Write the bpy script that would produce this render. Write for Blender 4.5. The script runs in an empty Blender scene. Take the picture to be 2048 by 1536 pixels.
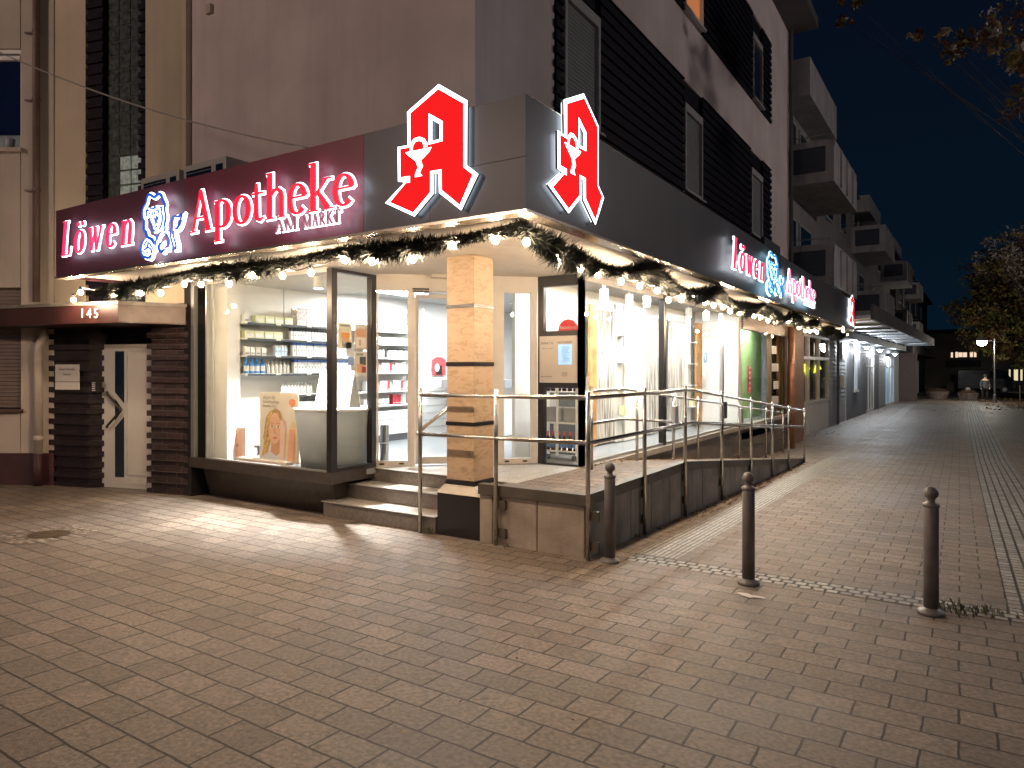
import bpy, math, random
from mathutils import Vector, Matrix
random.seed(7)
scene = bpy.context.scene
COL = scene.collection
PI = math.pi

# ---------------------------------------------------------------- camera, sky, exposure
F_PX, EYE, SLOPE, YAW = 1395.0, 1.6, .028, math.radians(32.68)
CY, SY = math.cos(YAW), math.sin(YAW)
cam_data = bpy.data.cameras.new('camera')
cam = bpy.data.objects.new('camera', cam_data); COL.objects.link(cam)
cam.location = (0, 0, EYE)
cam.rotation_euler = (math.radians(90), 0, YAW)
cam_data.sensor_width = 36; cam_data.lens = 36 * F_PX / 2048
cam_data.shift_y = -30 / 2048
cam_data.clip_end = 600; cam_data.clip_start = .05
scene.camera = cam

world = bpy.data.worlds.new('World'); scene.world = world
world.use_nodes = True
wt = world.node_tree; wt.nodes.clear()
wo = wt.nodes.new('ShaderNodeOutputWorld'); wb = wt.nodes.new('ShaderNodeBackground')
sky = wt.nodes.new('ShaderNodeTexSky'); sky.sky_type = 'NISHITA'; sky.sun_disc = False
sky.sun_elevation = math.radians(-4); sky.sun_rotation = math.radians(200)
add = wt.nodes.new('ShaderNodeMixRGB'); add.blend_type = 'MIX'; add.inputs[0].default_value = .93
add.inputs[2].default_value = (.014, .042, .095, 1)
wc = wt.nodes.new('ShaderNodeTexCoord'); wsep = wt.nodes.new('ShaderNodeSeparateXYZ'); wr = wt.nodes.new('ShaderNodeValToRGB')
wr.color_ramp.elements[0].position = .0; wr.color_ramp.elements[0].color = (.012, .062, .12, 1); wr.color_ramp.elements[1].position = .5; wr.color_ramp.elements[1].color = (.014, .026, .075, 1)
wt.links.new(wc.outputs['Generated'], wsep.inputs[0]); wt.links.new(wsep.outputs[2], wr.inputs[0]); wt.links.new(wr.outputs[0], add.inputs[2])
wt.links.new(sky.outputs[0], add.inputs[1]); wt.links.new(add.outputs[0], wb.inputs[0])
wb.inputs[1].default_value = .13
wt.links.new(wb.outputs[0], wo.inputs[0])

scene.view_settings.view_transform = 'Standard'
scene.view_settings.look = 'None'
scene.view_settings.exposure = 0.12
scene.view_settings.gamma = 1
scene.render.engine = 'CYCLES'
cy = scene.cycles
cy.use_denoising = True
cy.max_bounces = 9; cy.diffuse_bounces = 4; cy.glossy_bounces = 4; cy.transparent_max_bounces = 16; cy.transmission_bounces = 6
cy.sample_clamp_indirect = 6; cy.caustics_reflective = False; cy.caustics_refractive = False
cy.use_light_tree = True

# street lamps out of view behind the camera; the last, beside the street, is added to light flats and facade
WARM = (1.0, .66, .36); NEUT = (1.0, .86, .72)
def lamp(name, loc, power, col, size=.25, kind='POINT', rot=None, spot=None):
    d = bpy.data.lights.new(name, kind); d.energy = power; d.color = col
    if kind in ('POINT', 'SPOT'): d.shadow_soft_size = size
    if kind == 'SPOT': d.spot_size = spot; d.spot_blend = .6
    o = bpy.data.objects.new(name, d); COL.objects.link(o); o.location = loc
    if rot: o.rotation_euler = rot
    return o
STREET_LAMPS = [(-13.0, -12.0, 8.5, 3900, (1.0, .74, .60)), (13.0, -4.0, 8.5, 620, (1.0, .84, .80)), (11.5, 19.0, 8.5, 1800, (1.0, .90, .86))]

# ---------------------------------------------------------------- picture point -> place (for reading positions off the photograph)
def ray(px, py):
    t = (px - 1024) / F_PX
    return (t * CY - SY, t * SY + CY, (738 - py) / F_PX)
def gz(y): return -SLOPE * min(y, 20)
def ground_at(px, py):
    r = ray(px, py); k = -EYE / (r[2] + SLOPE * r[1])
    if k * r[1] > 20 or k < 0: k = -(EYE + .56) / r[2]
    return (k * r[0], k * r[1], EYE + k * r[2])
class Frame:
    """vertical plane: u runs along it, v into the wall behind it, z up"""
    def __init__(s, o, ang): s.o = o; s.ang = ang; s.c = math.cos(ang); s.s = math.sin(ang)
    def __call__(s, u, v, z): return (s.o[0] + u * s.c - v * s.s, s.o[1] + u * s.s + v * s.c, z)
    def hit(s, px, py=738, v=0):
        r = ray(px, py); ox, oy = s.o[0] - v * s.s, s.o[1] + v * s.c
        det = r[0] * (-s.s) + s.c * r[1]
        k = (ox * (-s.s) + oy * s.c) / det
        x, y = k * r[0], k * r[1]
        return ((x - ox) * s.c + (y - oy) * s.s, EYE + k * r[2])
WLD = Frame((0, 0), 0)

# ---------------------------------------------------------------- materials
def nd(t, k, **kw):
    n = t.nodes.new(k)
    for a, b in kw.items(): setattr(n, a, b)
    return n
_mc = {}
def mat(name, col, rough=.6, metal=0, var=.12, scale=6, bump=0, bscale=60, streak=0, emit=None, estr=0, spec=.5, coat=0):
    if name in _mc: return _mc[name]
    m = bpy.data.materials.new(name); m.use_nodes = True; t = m.node_tree
    b = t.nodes['Principled BSDF']
    b.inputs['Roughness'].default_value = rough; b.inputs['Metallic'].default_value = metal
    b.inputs['Specular IOR Level'].default_value = spec
    b.inputs['Coat Weight'].default_value = coat
    b.inputs['Base Color'].default_value = (*col, 1)
    tc = nd(t, 'ShaderNodeTexCoord')
    if var > 0:
        n = nd(t, 'ShaderNodeTexNoise'); n.inputs['Scale'].default_value = scale; n.inputs['Detail'].default_value = 5
        t.links.new(tc.outputs['Object'], n.inputs['Vector'])
        mx = nd(t, 'ShaderNodeMixRGB'); mx.blend_type = 'MULTIPLY'; mx.inputs[0].default_value = 1
        mr = nd(t, 'ShaderNodeMapRange'); mr.inputs[1].default_value = .3; mr.inputs[2].default_value = .7
        mr.inputs[3].default_value = 1 - var; mr.inputs[4].default_value = 1 + var * .6
        t.links.new(n.outputs[0], mr.inputs[0]); mx.inputs[1].default_value = (*col, 1)
        t.links.new(mr.outputs[0], mx.inputs[2]); t.links.new(mx.outputs[0], b.inputs['Base Color'])
        if streak:
            mp = nd(t, 'ShaderNodeMapping'); mp.inputs['Scale'].default_value = (4.5, 4.5, .35); t.links.new(tc.outputs['Object'], mp.inputs[0])
            sn = nd(t, 'ShaderNodeTexNoise'); sn.inputs['Scale'].default_value = 1.4; sn.inputs['Detail'].default_value = 7; sn.inputs['Roughness'].default_value = .65; t.links.new(mp.outputs[0], sn.inputs['Vector'])
            sr = nd(t, 'ShaderNodeMapRange'); sr.inputs[1].default_value = .48; sr.inputs[2].default_value = .75; sr.inputs[3].default_value = 1; sr.inputs[4].default_value = 1 - streak
            t.links.new(sn.outputs[0], sr.inputs[0]); m5 = nd(t, 'ShaderNodeMixRGB'); m5.blend_type = 'MULTIPLY'; m5.inputs[0].default_value = 1
            t.links.new(mx.outputs[0], m5.inputs[1]); t.links.new(sr.outputs[0], m5.inputs[2]); t.links.new(m5.outputs[0], b.inputs['Base Color'])
    if bump > 0:
        n2 = nd(t, 'ShaderNodeTexNoise'); n2.inputs['Scale'].default_value = bscale; n2.inputs['Detail'].default_value = 4
        t.links.new(tc.outputs['Object'], n2.inputs['Vector'])
        bp = nd(t, 'ShaderNodeBump'); bp.inputs['Strength'].default_value = bump; bp.inputs['Distance'].default_value = .01
        t.links.new(n2.outputs[0], bp.inputs['Height']); t.links.new(bp.outputs[0], b.inputs['Normal'])
    if emit: b.inputs['Emission Color'].default_value = (*emit, 1); b.inputs['Emission Strength'].default_value = estr
    _mc[name] = m; return m
def glass_mat(name, tint=(1, 1, 1), refl=1.0, rough=.0):
    m = bpy.data.materials.new(name); m.use_nodes = True; t = m.node_tree; t.nodes.clear()
    o = nd(t, 'ShaderNodeOutputMaterial'); tr = nd(t, 'ShaderNodeBsdfTransparent'); gl = nd(t, 'ShaderNodeBsdfGlossy')
    tr.inputs[0].default_value = (*tint, 1); gl.inputs['Roughness'].default_value = rough
    lw = nd(t, 'ShaderNodeLayerWeight'); lw.inputs[0].default_value = .5
    pw = nd(t, 'ShaderNodeMath', operation='POWER'); pw.inputs[1].default_value = 5
    mu = nd(t, 'ShaderNodeMath', operation='MULTIPLY_ADD'); mu.inputs[1].default_value = .8 * refl; mu.inputs[2].default_value = .035 * refl; mu.use_clamp = True
    mx = nd(t, 'ShaderNodeMixShader')
    t.links.new(lw.outputs['Facing'], pw.inputs[0]); t.links.new(pw.outputs[0], mu.inputs[0]); t.links.new(mu.outputs[0], mx.inputs[0])
    t.links.new(tr.outputs[0], mx.inputs[1]); t.links.new(gl.outputs[0], mx.inputs[2]); t.links.new(mx.outputs[0], o.inputs[0])
    return m
def emit_mat(name, col, s):
    return mat(name, (col[0]*.12, col[1]*.12, col[2]*.12), .4, 0, 0, emit=col, estr=s)

def brick_mat(name, cols, mortar, bw, bh, msize, rough=.7, spec=.4, bump=.6, axes='XY', offset=.5, rot=0, var=.25, fine=True, gloss_noise=False):
    """running-bond pattern in real units; axes picks which object axes carry it"""
    m = bpy.data.materials.new(name); m.use_nodes = True; t = m.node_tree; b = t.nodes['Principled BSDF']
    b.inputs['Specular IOR Level'].default_value = spec
    tc = nd(t, 'ShaderNodeTexCoord'); sep = nd(t, 'ShaderNodeSeparateXYZ'); com = nd(t, 'ShaderNodeCombineXYZ')
    t.links.new(tc.outputs['Object'], sep.inputs[0])
    dn = nd(t, 'ShaderNodeTexNoise'); dn.inputs['Scale'].default_value = 5.5; dn.inputs['Detail'].default_value = 3
    t.links.new(tc.outputs['Object'], dn.inputs['Vector'])
    idx = {'X': 0, 'Y': 1, 'Z': 2}
    t.links.new(sep.outputs[idx[axes[0]]], com.inputs[0]); t.links.new(sep.outputs[idx[axes[1]]], com.inputs[1])
    va = nd(t, 'ShaderNodeVectorMath', operation='MULTIPLY_ADD'); 
    cs = nd(t, 'ShaderNodeVectorMath', operation='SUBTRACT'); cs.inputs[1].default_value = (.5, .5, .5)
    t.links.new(dn.outputs['Color'], cs.inputs[0]); t.links.new(cs.outputs[0], va.inputs[0])
    va.inputs[1].default_value = (.022 * bw / .3, .022 * bw / .3, 0); t.links.new(com.outputs[0], va.inputs[2])
    br = nd(t, 'ShaderNodeTexBrick'); br.offset = offset; br.squash = 1
    br.inputs['Scale'].default_value = 1; br.inputs['Brick Width'].default_value = bw; br.inputs['Row Height'].default_value = bh
    br.inputs['Mortar Size'].default_value = msize; br.inputs['Mortar Smooth'].default_value = .3; br.inputs['Bias'].default_value = 0
    br.inputs['Color1'].default_value = (*cols[0], 1); br.inputs['Color2'].default_value = (*cols[1], 1); br.inputs['Mortar'].default_value = (*mortar, 1)
    t.links.new(va.outputs[0], br.inputs['Vector'])
    n = nd(t, 'ShaderNodeTexNoise'); n.inputs['Scale'].default_value = .9; n.inputs['Detail'].default_value = 9; n.inputs['Roughness'].default_value = .68
    t.links.new(tc.outputs['Object'], n.inputs['Vector'])
    mr = nd(t, 'ShaderNodeMapRange'); mr.inputs[1].default_value = .32; mr.inputs[2].default_value = .68
    mr.inputs[3].default_value = 1 - var; mr.inputs[4].default_value = 1 + var * .7
    t.links.new(n.outputs[0], mr.inputs[0])
    mx = nd(t, 'ShaderNodeMixRGB'); mx.blend_type = 'MULTIPLY'; mx.inputs[0].default_value = 1
    t.links.new(br.outputs['Color'], mx.inputs[1]); t.links.new(mr.outputs[0], mx.inputs[2])
    f3 = nd(t, 'ShaderNodeTexNoise'); f3.inputs['Scale'].default_value = 42; f3.inputs['Detail'].default_value = 4
    t.links.new(tc.outputs['Object'], f3.inputs['Vector'])
    r3 = nd(t, 'ShaderNodeMapRange'); r3.inputs[1].default_value = .3; r3.inputs[2].default_value = .72; r3.inputs[3].default_value = .66; r3.inputs[4].default_value = 1.36
    t.links.new(f3.outputs[0], r3.inputs[0]); mx3 = nd(t, 'ShaderNodeMixRGB'); mx3.blend_type = 'MULTIPLY'; mx3.inputs[0].default_value = 1
    t.links.new(mx.outputs[0], mx3.inputs[1]); t.links.new(r3.outputs[0], mx3.inputs[2])
    st = nd(t, 'ShaderNodeTexNoise'); st.inputs['Scale'].default_value = 2.3; st.inputs['Detail'].default_value = 3; st.inputs['Distortion'].default_value = .8
    t.links.new(tc.outputs['Object'], st.inputs['Vector']); rs = nd(t, 'ShaderNodeMapRange'); rs.inputs[1].default_value = .62; rs.inputs[2].default_value = .74; rs.inputs[3].default_value = 1; rs.inputs[4].default_value = .78
    t.links.new(st.outputs[0], rs.inputs[0]); mx4 = nd(t, 'ShaderNodeMixRGB'); mx4.blend_type = 'MULTIPLY'; mx4.inputs[0].default_value = 1
    t.links.new(mx3.outputs[0], mx4.inputs[1]); t.links.new(rs.outputs[0], mx4.inputs[2])
    vo = nd(t, 'ShaderNodeTexVoronoi'); vo.inputs['Scale'].default_value = 2.1; t.links.new(tc.outputs['Object'], vo.inputs['Vector'])
    rv = nd(t, 'ShaderNodeMapRange'); rv.inputs[1].default_value = .035; rv.inputs[2].default_value = .06; rv.inputs[3].default_value = .62; rv.inputs[4].default_value = 1
    t.links.new(vo.outputs['Distance'], rv.inputs[0]); mx5 = nd(t, 'ShaderNodeMixRGB'); mx5.blend_type = 'MULTIPLY'; mx5.inputs[0].default_value = 1
    t.links.new(mx4.outputs[0], mx5.inputs[1]); t.links.new(rv.outputs[0], mx5.inputs[2]); t.links.new(mx5.outputs[0], b.inputs['Base Color'])
    f2 = nd(t, 'ShaderNodeTexNoise'); f2.inputs['Scale'].default_value = 26; f2.inputs['Detail'].default_value = 6; f2.inputs['Roughness'].default_value = .7
    t.links.new(tc.outputs['Object'], f2.inputs['Vector'])
    ad = nd(t, 'ShaderNodeMath', operation='MULTIPLY_ADD'); ad.inputs[1].default_value = .6
    inv = nd(t, 'ShaderNodeMath', operation='SUBTRACT'); inv.inputs[0].default_value = 1
    t.links.new(br.outputs['Fac'], inv.inputs[1]); t.links.new(f2.outputs[0], ad.inputs[0]); t.links.new(inv.outputs[0], ad.inputs[2])
    bp = nd(t, 'ShaderNodeBump'); bp.inputs['Strength'].default_value = bump; bp.inputs['Distance'].default_value = .014
    t.links.new(ad.outputs[0], bp.inputs['Height']); t.links.new(bp.outputs[0], b.inputs['Normal'])
    rr = nd(t, 'ShaderNodeMapRange'); rr.inputs[1].default_value = .3; rr.inputs[2].default_value = .7
    rr.inputs[3].default_value = rough - .14; rr.inputs[4].default_value = rough + .12
    t.links.new(n.outputs[0], rr.inputs[0]); t.links.new(rr.outputs[0], b.inputs['Roughness'])
    _mc[name] = m; return m

PAVE = brick_mat('concrete_paving', ((.150, .120, .099), (.215, .176, .148)), (.020, .016, .013), 0.3, .19, .0068, .58, .4, .85, var=.32)
COBBLE = brick_mat('granite_setts', ((.44, .42, .39), (.25, .24, .225)), (.03, .027, .024), .10, .095, .014, .6, .4, 1, var=.3)
COBBLE_L = brick_mat('granite_setts_along', ((.34, .325, .30), (.21, .20, .19)), (.03, .027, .024), .12, .10, .013, .6, .4, 1, axes='YX', var=.3)
TACT = brick_mat('ribbed_guide_paving', ((.36, .34, .30), (.30, .28, .25)), (.07, .06, .05), .3, .05, .008, .6, .4, 1, axes='YX', offset=0, var=.2)
LAND = brick_mat('landing_slabs', ((.33, .32, .30), (.42, .40, .37)), (.12, .11, .1), .4, .4, .004, .45, .4, .3, var=.15, offset=0)
BLK_X = brick_mat('glazed_dark_brick', ((.028, .018, .02), (.05, .03, .03)), (.09, .075, .07), .24, .0775, .006, .45, .22, .8, axes='XZ', var=.4)
PLASTER = mat('plaster_grey', (.64, .545, .53), .85, streak=.12, var=.16, scale=.9, bump=.35, bscale=45)
PLASTER_Y = mat('plaster_cream', (.58, .49, .365), .85, streak=.12, var=.16, scale=.8, bump=.35, bscale=45)
PLASTER_A = mat('plaster_neighbour', (.52, .455, .39), .88, streak=.16, var=.16, scale=1.2, bump=.6, bscale=30)
MAROON = mat('maroon_plinth', (.055, .018, .022), .55, var=.4, scale=3, bump=.3)
DARKBR = mat('dark_brick_courses', (.011, .009, .016), .6, spec=.12, var=.45, scale=9, bump=.5, bscale=20)
WHITEP = mat('white_paint', (.72, .71, .68), .45, var=.06)
WHITEF = mat('off_white_door_frame', (.56, .53, .49), .4, var=.06)
WALLW = mat('white_interior_wall', (.82, .81, .78), .7, var=.03)
CEIL = mat('interior_ceiling', (.62, .62, .61), .8, var=.03)
FLOORI = mat('interior_floor', (.22, .23, .24), .28, var=.12, scale=2)
BLACKF = mat('black_frame', (.012, .011, .013), .32, var=.2)
STEEL = mat('brushed_steel', (.62, .60, .57), .27, 1, var=.12, scale=20)
ALU = mat('aluminium', (.55, .55, .55), .35, .9, var=.1)
GLASS = glass_mat('window_glass', (.97, .985, .975), 1.0)
DGLASS = glass_mat('door_glass', (.9, .92, .92), 1.0)
DARKGL = mat('dark_window_glass', (.01, .018, .035), .06, var=0, spec=.9)
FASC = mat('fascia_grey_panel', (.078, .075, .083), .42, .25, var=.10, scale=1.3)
FASC_M = mat('fascia_red_glow_panel', (.17, .022, .045), .42, .15, var=.15, scale=.9)  # red glow on the grey panels put into their colour, here and below
FASC_P = mat('fascia_plum_glow_panel', (.13, .035, .06), .42, .15, var=.15, scale=.9)
LIPM = mat('fascia_lip_metal', (.55, .47, .38), .25, .9, var=.25, scale=5)
DSTONE = mat('dark_granite', (.045, .035, .03), .35, var=.3, scale=14, bump=.15, bscale=90)
STEPM = mat('step_granite', (.15, .13, .115), .5, var=.3, scale=25, bump=.2, bscale=120)
TREADM = mat('tread_granite', (.34, .32, .29), .5, var=.2, scale=30, bump=.2, bscale=120)
CONC = mat('ramp_concrete_panel', (.34, .285, .24), .8, streak=.22, var=.35, scale=3.2, bump=.5, bscale=35)
CAPM = mat('ramp_edge_metal', (.11, .095, .08), .45, .4, var=.3, scale=4)
BOLM = mat('bollard_grey_paint', (.15, .14, .14), .42, var=.25, scale=9, bump=.12, bscale=40)
RED = mat('sign_red', (.02, .001, .001), .6, 0, 0, emit=(1, .014, .016), estr=.88, spec=.05)
RED2 = emit_mat('sign_letter_red', (1, .010, .045), 1.0)
PINK = emit_mat('sign_letter_pink', (1, .035, .14), 1.0)
SWHITE = emit_mat('sign_white', (.82, .92, 1.0), 4)
SBLUE = emit_mat('sign_blue', (.01, .10, .75), .8)
SCYAN = emit_mat('sign_pale_cyan', (.45, .82, 1.0), 2.6)
BULB = emit_mat('warm_bulb', (1.0, .73, .48), 950)
BLACK = mat('black_plastic', (.01, .01, .01), .4, var=0)
WOODP = mat('orange_wood', (.52, .27, .10), .5, var=.45, scale=3.5, bump=.2)
GREEN = mat('green_wall', (.36, .58, .25), .75, var=.03)
BROWNF = mat('brown_metal_frame', (.10, .055, .035), .4, var=.2)
COPPER = mat('copper_pipe', (.33, .16, .09), .4, .4, var=.3)
BARK = mat('bark', (.07, .05, .04), .9, var=.4, bump=.8, bscale=25)
DARKW = mat('dark_facade', (.075, .068, .07), .85, var=.25, scale=.8, bump=.2)
FARW = mat('far_plaster', (.26, .24, .235), .85, streak=.4, var=.2, scale=.8, bump=.2)
BALC = mat('balcony_concrete', (.36, .34, .335), .8, streak=.45, var=.2, scale=1.6, bump=.25)
BALP = mat('balcony_blue_panel', (.045, .052, .075), .5, var=.2)
TEXTD = mat('dark_lettering', (.02, .02, .025), .5, var=0)
GREYD = mat('grey_display_drum', (.26, .285, .32), .55, var=.05)

# stained concrete: dirt rising from the foot of the panels keeps its own shape
# ---------------------------------------------------------------- mesh builder
class MB:
    def __init__(s, fr=WLD): s.v = []; s.f = []; s.m = []; s.fr = fr
    def add(s, vs, fs, m=0):
        n = len(s.v); s.v += [s.fr(*p) for p in vs]; s.f += [tuple(i + n for i in f) for f in fs]; s.m += [m] * len(fs); return s
    def box(s, x0, x1, y0, y1, z0, z1, m=0, bev=0):
        if x0 > x1: x0, x1 = x1, x0
        if y0 > y1: y0, y1 = y1, y0
        if z0 > z1: z0, z1 = z1, z0
        vs = [(x, y, z) for z in (z0, z1) for y in (y0, y1) for x in (x0, x1)]
        return s.add(vs, [(0, 2, 3, 1), (4, 5, 7, 6), (0, 1, 5, 4), (2, 6, 7, 3), (0, 4, 6, 2), (1, 3, 7, 5)], m)
    def hexa(s, lo, hi, m=0):
        """lo, hi: four (x,y,z) each, same winding"""
        return s.add(list(lo) + list(hi), [(3, 2, 1, 0), (4, 5, 6, 7), (0, 1, 5, 4), (1, 2, 6, 5), (2, 3, 7, 6), (3, 0, 4, 7)], m)
    def prism(s, pts, z0, z1, m=0):
        """pts: polygon in x,y"""
        n = len(pts); vs = [(x, y, z0) for x, y in pts] + [(x, y, z1) for x, y in pts]
        return s.add(vs, [tuple(range(n))[::-1], tuple(range(n, 2 * n))] + [(i, (i + 1) % n, n + (i + 1) % n, n + i) for i in range(n)], m)
    def slab(s, pts, v0, v1, m=0):
        """pts: polygon in u,z ; extruded from v0 to v1"""
        n = len(pts); vs = [(x, v0, z) for x, z in pts] + [(x, v1, z) for x, z in pts]
        return s.add(vs, [tuple(range(n)), tuple(range(n, 2 * n))[::-1]] + [(i, (i + 1) % n, n + (i + 1) % n, n + i) for i in range(n)], m)
    def quad(s, a, b, c, d, m=0): return s.add([a, b, c, d], [(0, 1, 2, 3)], m)
    def tube(s, pts, r, seg=8, m=0, caps=True):
        P = [Vector(s.fr(*p)) for p in pts]; rs = r if isinstance(r, (list, tuple)) else [r] * len(P)
        n0 = len(s.v); k = len(P)
        t = (P[1] - P[0]).normalized(); up = Vector((0, 0, 1)) if abs(t.z) < .9 else Vector((1, 0, 0))
        a = t.cross(up).normalized()
        for i in range(k):
            t = (P[min(i + 1, k - 1)] - P[max(i - 1, 0)]).normalized()
            a = (a - t * a.dot(t)).normalized(); b = t.cross(a)
            for j in range(seg):
                q = 2 * PI * j / seg; s.v.append(tuple(P[i] + (a * math.cos(q) + b * math.sin(q)) * rs[i]))
        for i in range(k - 1):
            for j in range(seg):
                s.f.append((n0 + i * seg + j, n0 + i * seg + (j + 1) % seg, n0 + (i + 1) * seg + (j + 1) % seg, n0 + (i + 1) * seg + j)); s.m.append(m)
        if caps:
            s.f.append(tuple(n0 + j for j in range(seg))[::-1]); s.m.append(m)
            s.f.append(tuple(n0 + (k - 1) * seg + j for j in range(seg))); s.m.append(m)
        return s
    def lathe(s, c, prof, seg=20, m=0):
        """prof: (r, z) from bottom to top around c"""
        n0 = len(s.v); k = len(prof)
        for r, z in prof:
            for j in range(seg):
                q = 2 * PI * j / seg; s.v.append(s.fr(c[0] + r * math.cos(q), c[1] + r * math.sin(q), c[2] + z))
        for i in range(k - 1):
            for j in range(seg):
                s.f.append((n0 + i * seg + j, n0 + i * seg + (j + 1) % seg, n0 + (i + 1) * seg + (j + 1) % seg, n0 + (i + 1) * seg + j)); s.m.append(m)
        s.f.append(tuple(n0 + j for j in range(seg))[::-1]); s.m.append(m)
        s.f.append(tuple(n0 + (k - 1) * seg + j for j in range(seg))); s.m.append(m)
        return s
    def ball(s, c, r, seg=12, m=0, sz=1):
        h = seg // 2
        return s.lathe(c, [(max(.0005, r * math.sin(PI * i / h)), -r * sz * math.cos(PI * i / h)) for i in range(h + 1)], seg, m)
    def ribbon(s, pts, v0, v1, m=0, grow=0, dv=0):
        """pts: (u, z, half width); a stroke in the plane, extruded v0..v1"""
        n = len(pts); L = []; R = []
        closed = n > 3 and abs(pts[0][0] - pts[-1][0]) < 1e-6 and abs(pts[0][1] - pts[-1][1]) < 1e-6
        for i, (x, z, w) in enumerate(pts):
            if closed: a = pts[i - 1 if i > 0 else n - 2]; b = pts[i + 1 if i < n - 1 else 1]
            else: a = pts[max(i - 1, 0)]; b = pts[min(i + 1, n - 1)]
            dx, dz = b[0] - a[0], b[1] - a[1]; l = math.hypot(dx, dz) or 1; dx /= l; dz /= l
            ex = 0
            if grow and not closed: ex = -grow if i == 0 else (grow if i == n - 1 else 0)
            w2 = w + grow; x += dx * ex; z += dz * ex
            L.append((x - dz * w2, z + dx * w2)); R.append((x + dz * w2, z - dx * w2))
        vs = [(x, v0 + dv, z) for x, z in L] + [(x, v0 + dv, z) for x, z in R] + [(x, v1 + dv, z) for x, z in L] + [(x, v1 + dv, z) for x, z in R]
        fs = []
        for i in range(n - 1):
            fs += [(i, i + 1, n + i + 1, n + i), (2*n + i, 3*n + i, 3*n + i + 1, 2*n + i + 1), (i, 2*n + i, 2*n + i + 1, i + 1), (n + i, n + i + 1, 3*n + i + 1, 3*n + i)]
        if not closed: fs += [(0, n, 3*n, 2*n), (n - 1, 3*n - 1, 4*n - 1, 2*n - 1)]
        return s.add(vs, fs, m)
    def build(s, name, mats, parent=None, smooth=False, bevel=0, flip=True):
        o_loc = Vector((0, 0, 0)); p = parent
        while p is not None: o_loc += Vector(p.location); p = p.parent
        me = bpy.data.meshes.new(name)
        me.from_pydata([(a - o_loc.x, b - o_loc.y, c - o_loc.z) for a, b, c in s.v], [], s.f)
        if not isinstance(mats, (list, tuple)): mats = [mats]
        for mm in mats: me.materials.append(mm)
        if len(mats) > 1: me.polygons.foreach_set('material_index', s.m)
        if smooth: me.polygons.foreach_set('use_smooth', [True] * len(me.polygons))
        me.validate(); me.update()
        import bmesh
        if flip and len(s.f) < 60000:
            b = bmesh.new(); b.from_mesh(me); bmesh.ops.recalc_face_normals(b, faces=b.faces); b.to_mesh(me); b.free()
        o = bpy.data.objects.new(name, me); COL.objects.link(o)
        if parent is not None: o.parent = parent
        if bevel:
            bm = o.modifiers.new('bevel', 'BEVEL'); bm.width = bevel; bm.segments = 2; bm.limit_method = 'ANGLE'
        return o
def tag(o, label=None, cat=None, group=None, kind=None):
    if label: o['label'] = label
    if cat: o['category'] = cat
    if group: o['group'] = group
    if kind: o['kind'] = kind
    return o
def thing(name, loc, label, cat, group=None):
    o = bpy.data.objects.new(name, None); COL.objects.link(o); o.location = loc; o.empty_display_size = .1
    return tag(o, label, cat, group)
def text(name, s, fr, u, z, v, size, m, parent, align='CENTER', ext=.001, shear=0, sx=1):
    cu = bpy.data.curves.new(name, 'FONT'); cu.body = s; cu.size = size; cu.align_x = align; cu.extrude = ext; cu.shear = shear
    cu.materials.append(m); o = bpy.data.objects.new(name, cu); COL.objects.link(o)
    p = Vector(fr(u, v, z)); q = parent; off = Vector((0, 0, 0))
    while q is not None: off += Vector(q.location); q = q.parent
    o.location = p - off; o.rotation_euler = (math.radians(90), 0, fr.ang); o.scale = (sx, 1, 1)
    o.parent = parent; bpy.context.view_layer.update()
    me = bpy.data.meshes.new_from_object(o); n = bpy.data.objects.new(name, me); COL.objects.link(n); n.parent = parent
    n.location = o.location; n.rotation_euler = o.rotation_euler; n.scale = o.scale; bpy.data.objects.remove(o); return n
def copy_tree(o, parent=None):
    c = o.copy(); COL.objects.link(c); c.parent = parent
    for ch in [x for x in bpy.data.objects if x.parent == o]: copy_tree(ch, c)
    return c
# ---------------------------------------------------------------- ground
def sheet(name, m, x0, x1, ys, dz, kind='structure', label=None):
    b = MB(); n = len(ys)
    vs = [(x, y, gz(y) + dz) for y in ys for x in (x0, x1)]
    b.add(vs, [(2*i, 2*i+1, 2*i+3, 2*i+2) for i in range(n - 1)])
    return tag(b.build(name, m, flip=False), label, None, None, kind)
sheet('ground', PAVE, -70, 90, [-25, 0, 20, 320], 0)
sheet('cobbled_path_strip', COBBLE, -2.62, 9, [6.0, 6.28], .004)
sheet('guide_path_strip', TACT, -2.62, -2.22, [6.285, 20, 48], .004)
sheet('cobbled_path_edge', COBBLE_L, .30, .98, [6.285, 20, 60], .004)
# dark soil bed with fallen leaves under the tree
BED = mat('leafy_soil', (.075, .045, .025), .9, var=.5, scale=5, bump=.8, bscale=30)
sheet('planting_ground', BED, 2.3, 14, [48, 78], .006)
ROADM = mat('asphalt', (.05, .05, .05), .7, var=.2, scale=3, bump=.3)
sheet('cross_road', ROADM, -40, 60, [63, 70], .006)

FX = Frame((0, 4.33), 0)            # left fascia front
FY = Frame((-2.66, 0), PI / 2)      # right fascia front
GX = Frame((0, 5.70), 0)            # left shop front
GY = Frame((-3.97, 0), PI / 2)      # right shop front
UY = Frame((-4.10, 0), PI / 2)      # upper wall over the street
WB = Frame((-8.98, 5.78), math.radians(15))
WA = Frame((-11.45, 5.10), YAW)
FLOOR, SOFF, FTOP = .372, 2.80, 3.608
HI = 11.2

# ---------------------------------------------------------------- corner building
shop = thing('shop_building', (-6.5, 9, FLOOR), 'corner building with a glazed pharmacy on the ground floor and dark brick bands above', 'building')
def sw(name, b, m, parent=shop, **k): return b.build(name, m, parent, **k)
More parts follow.
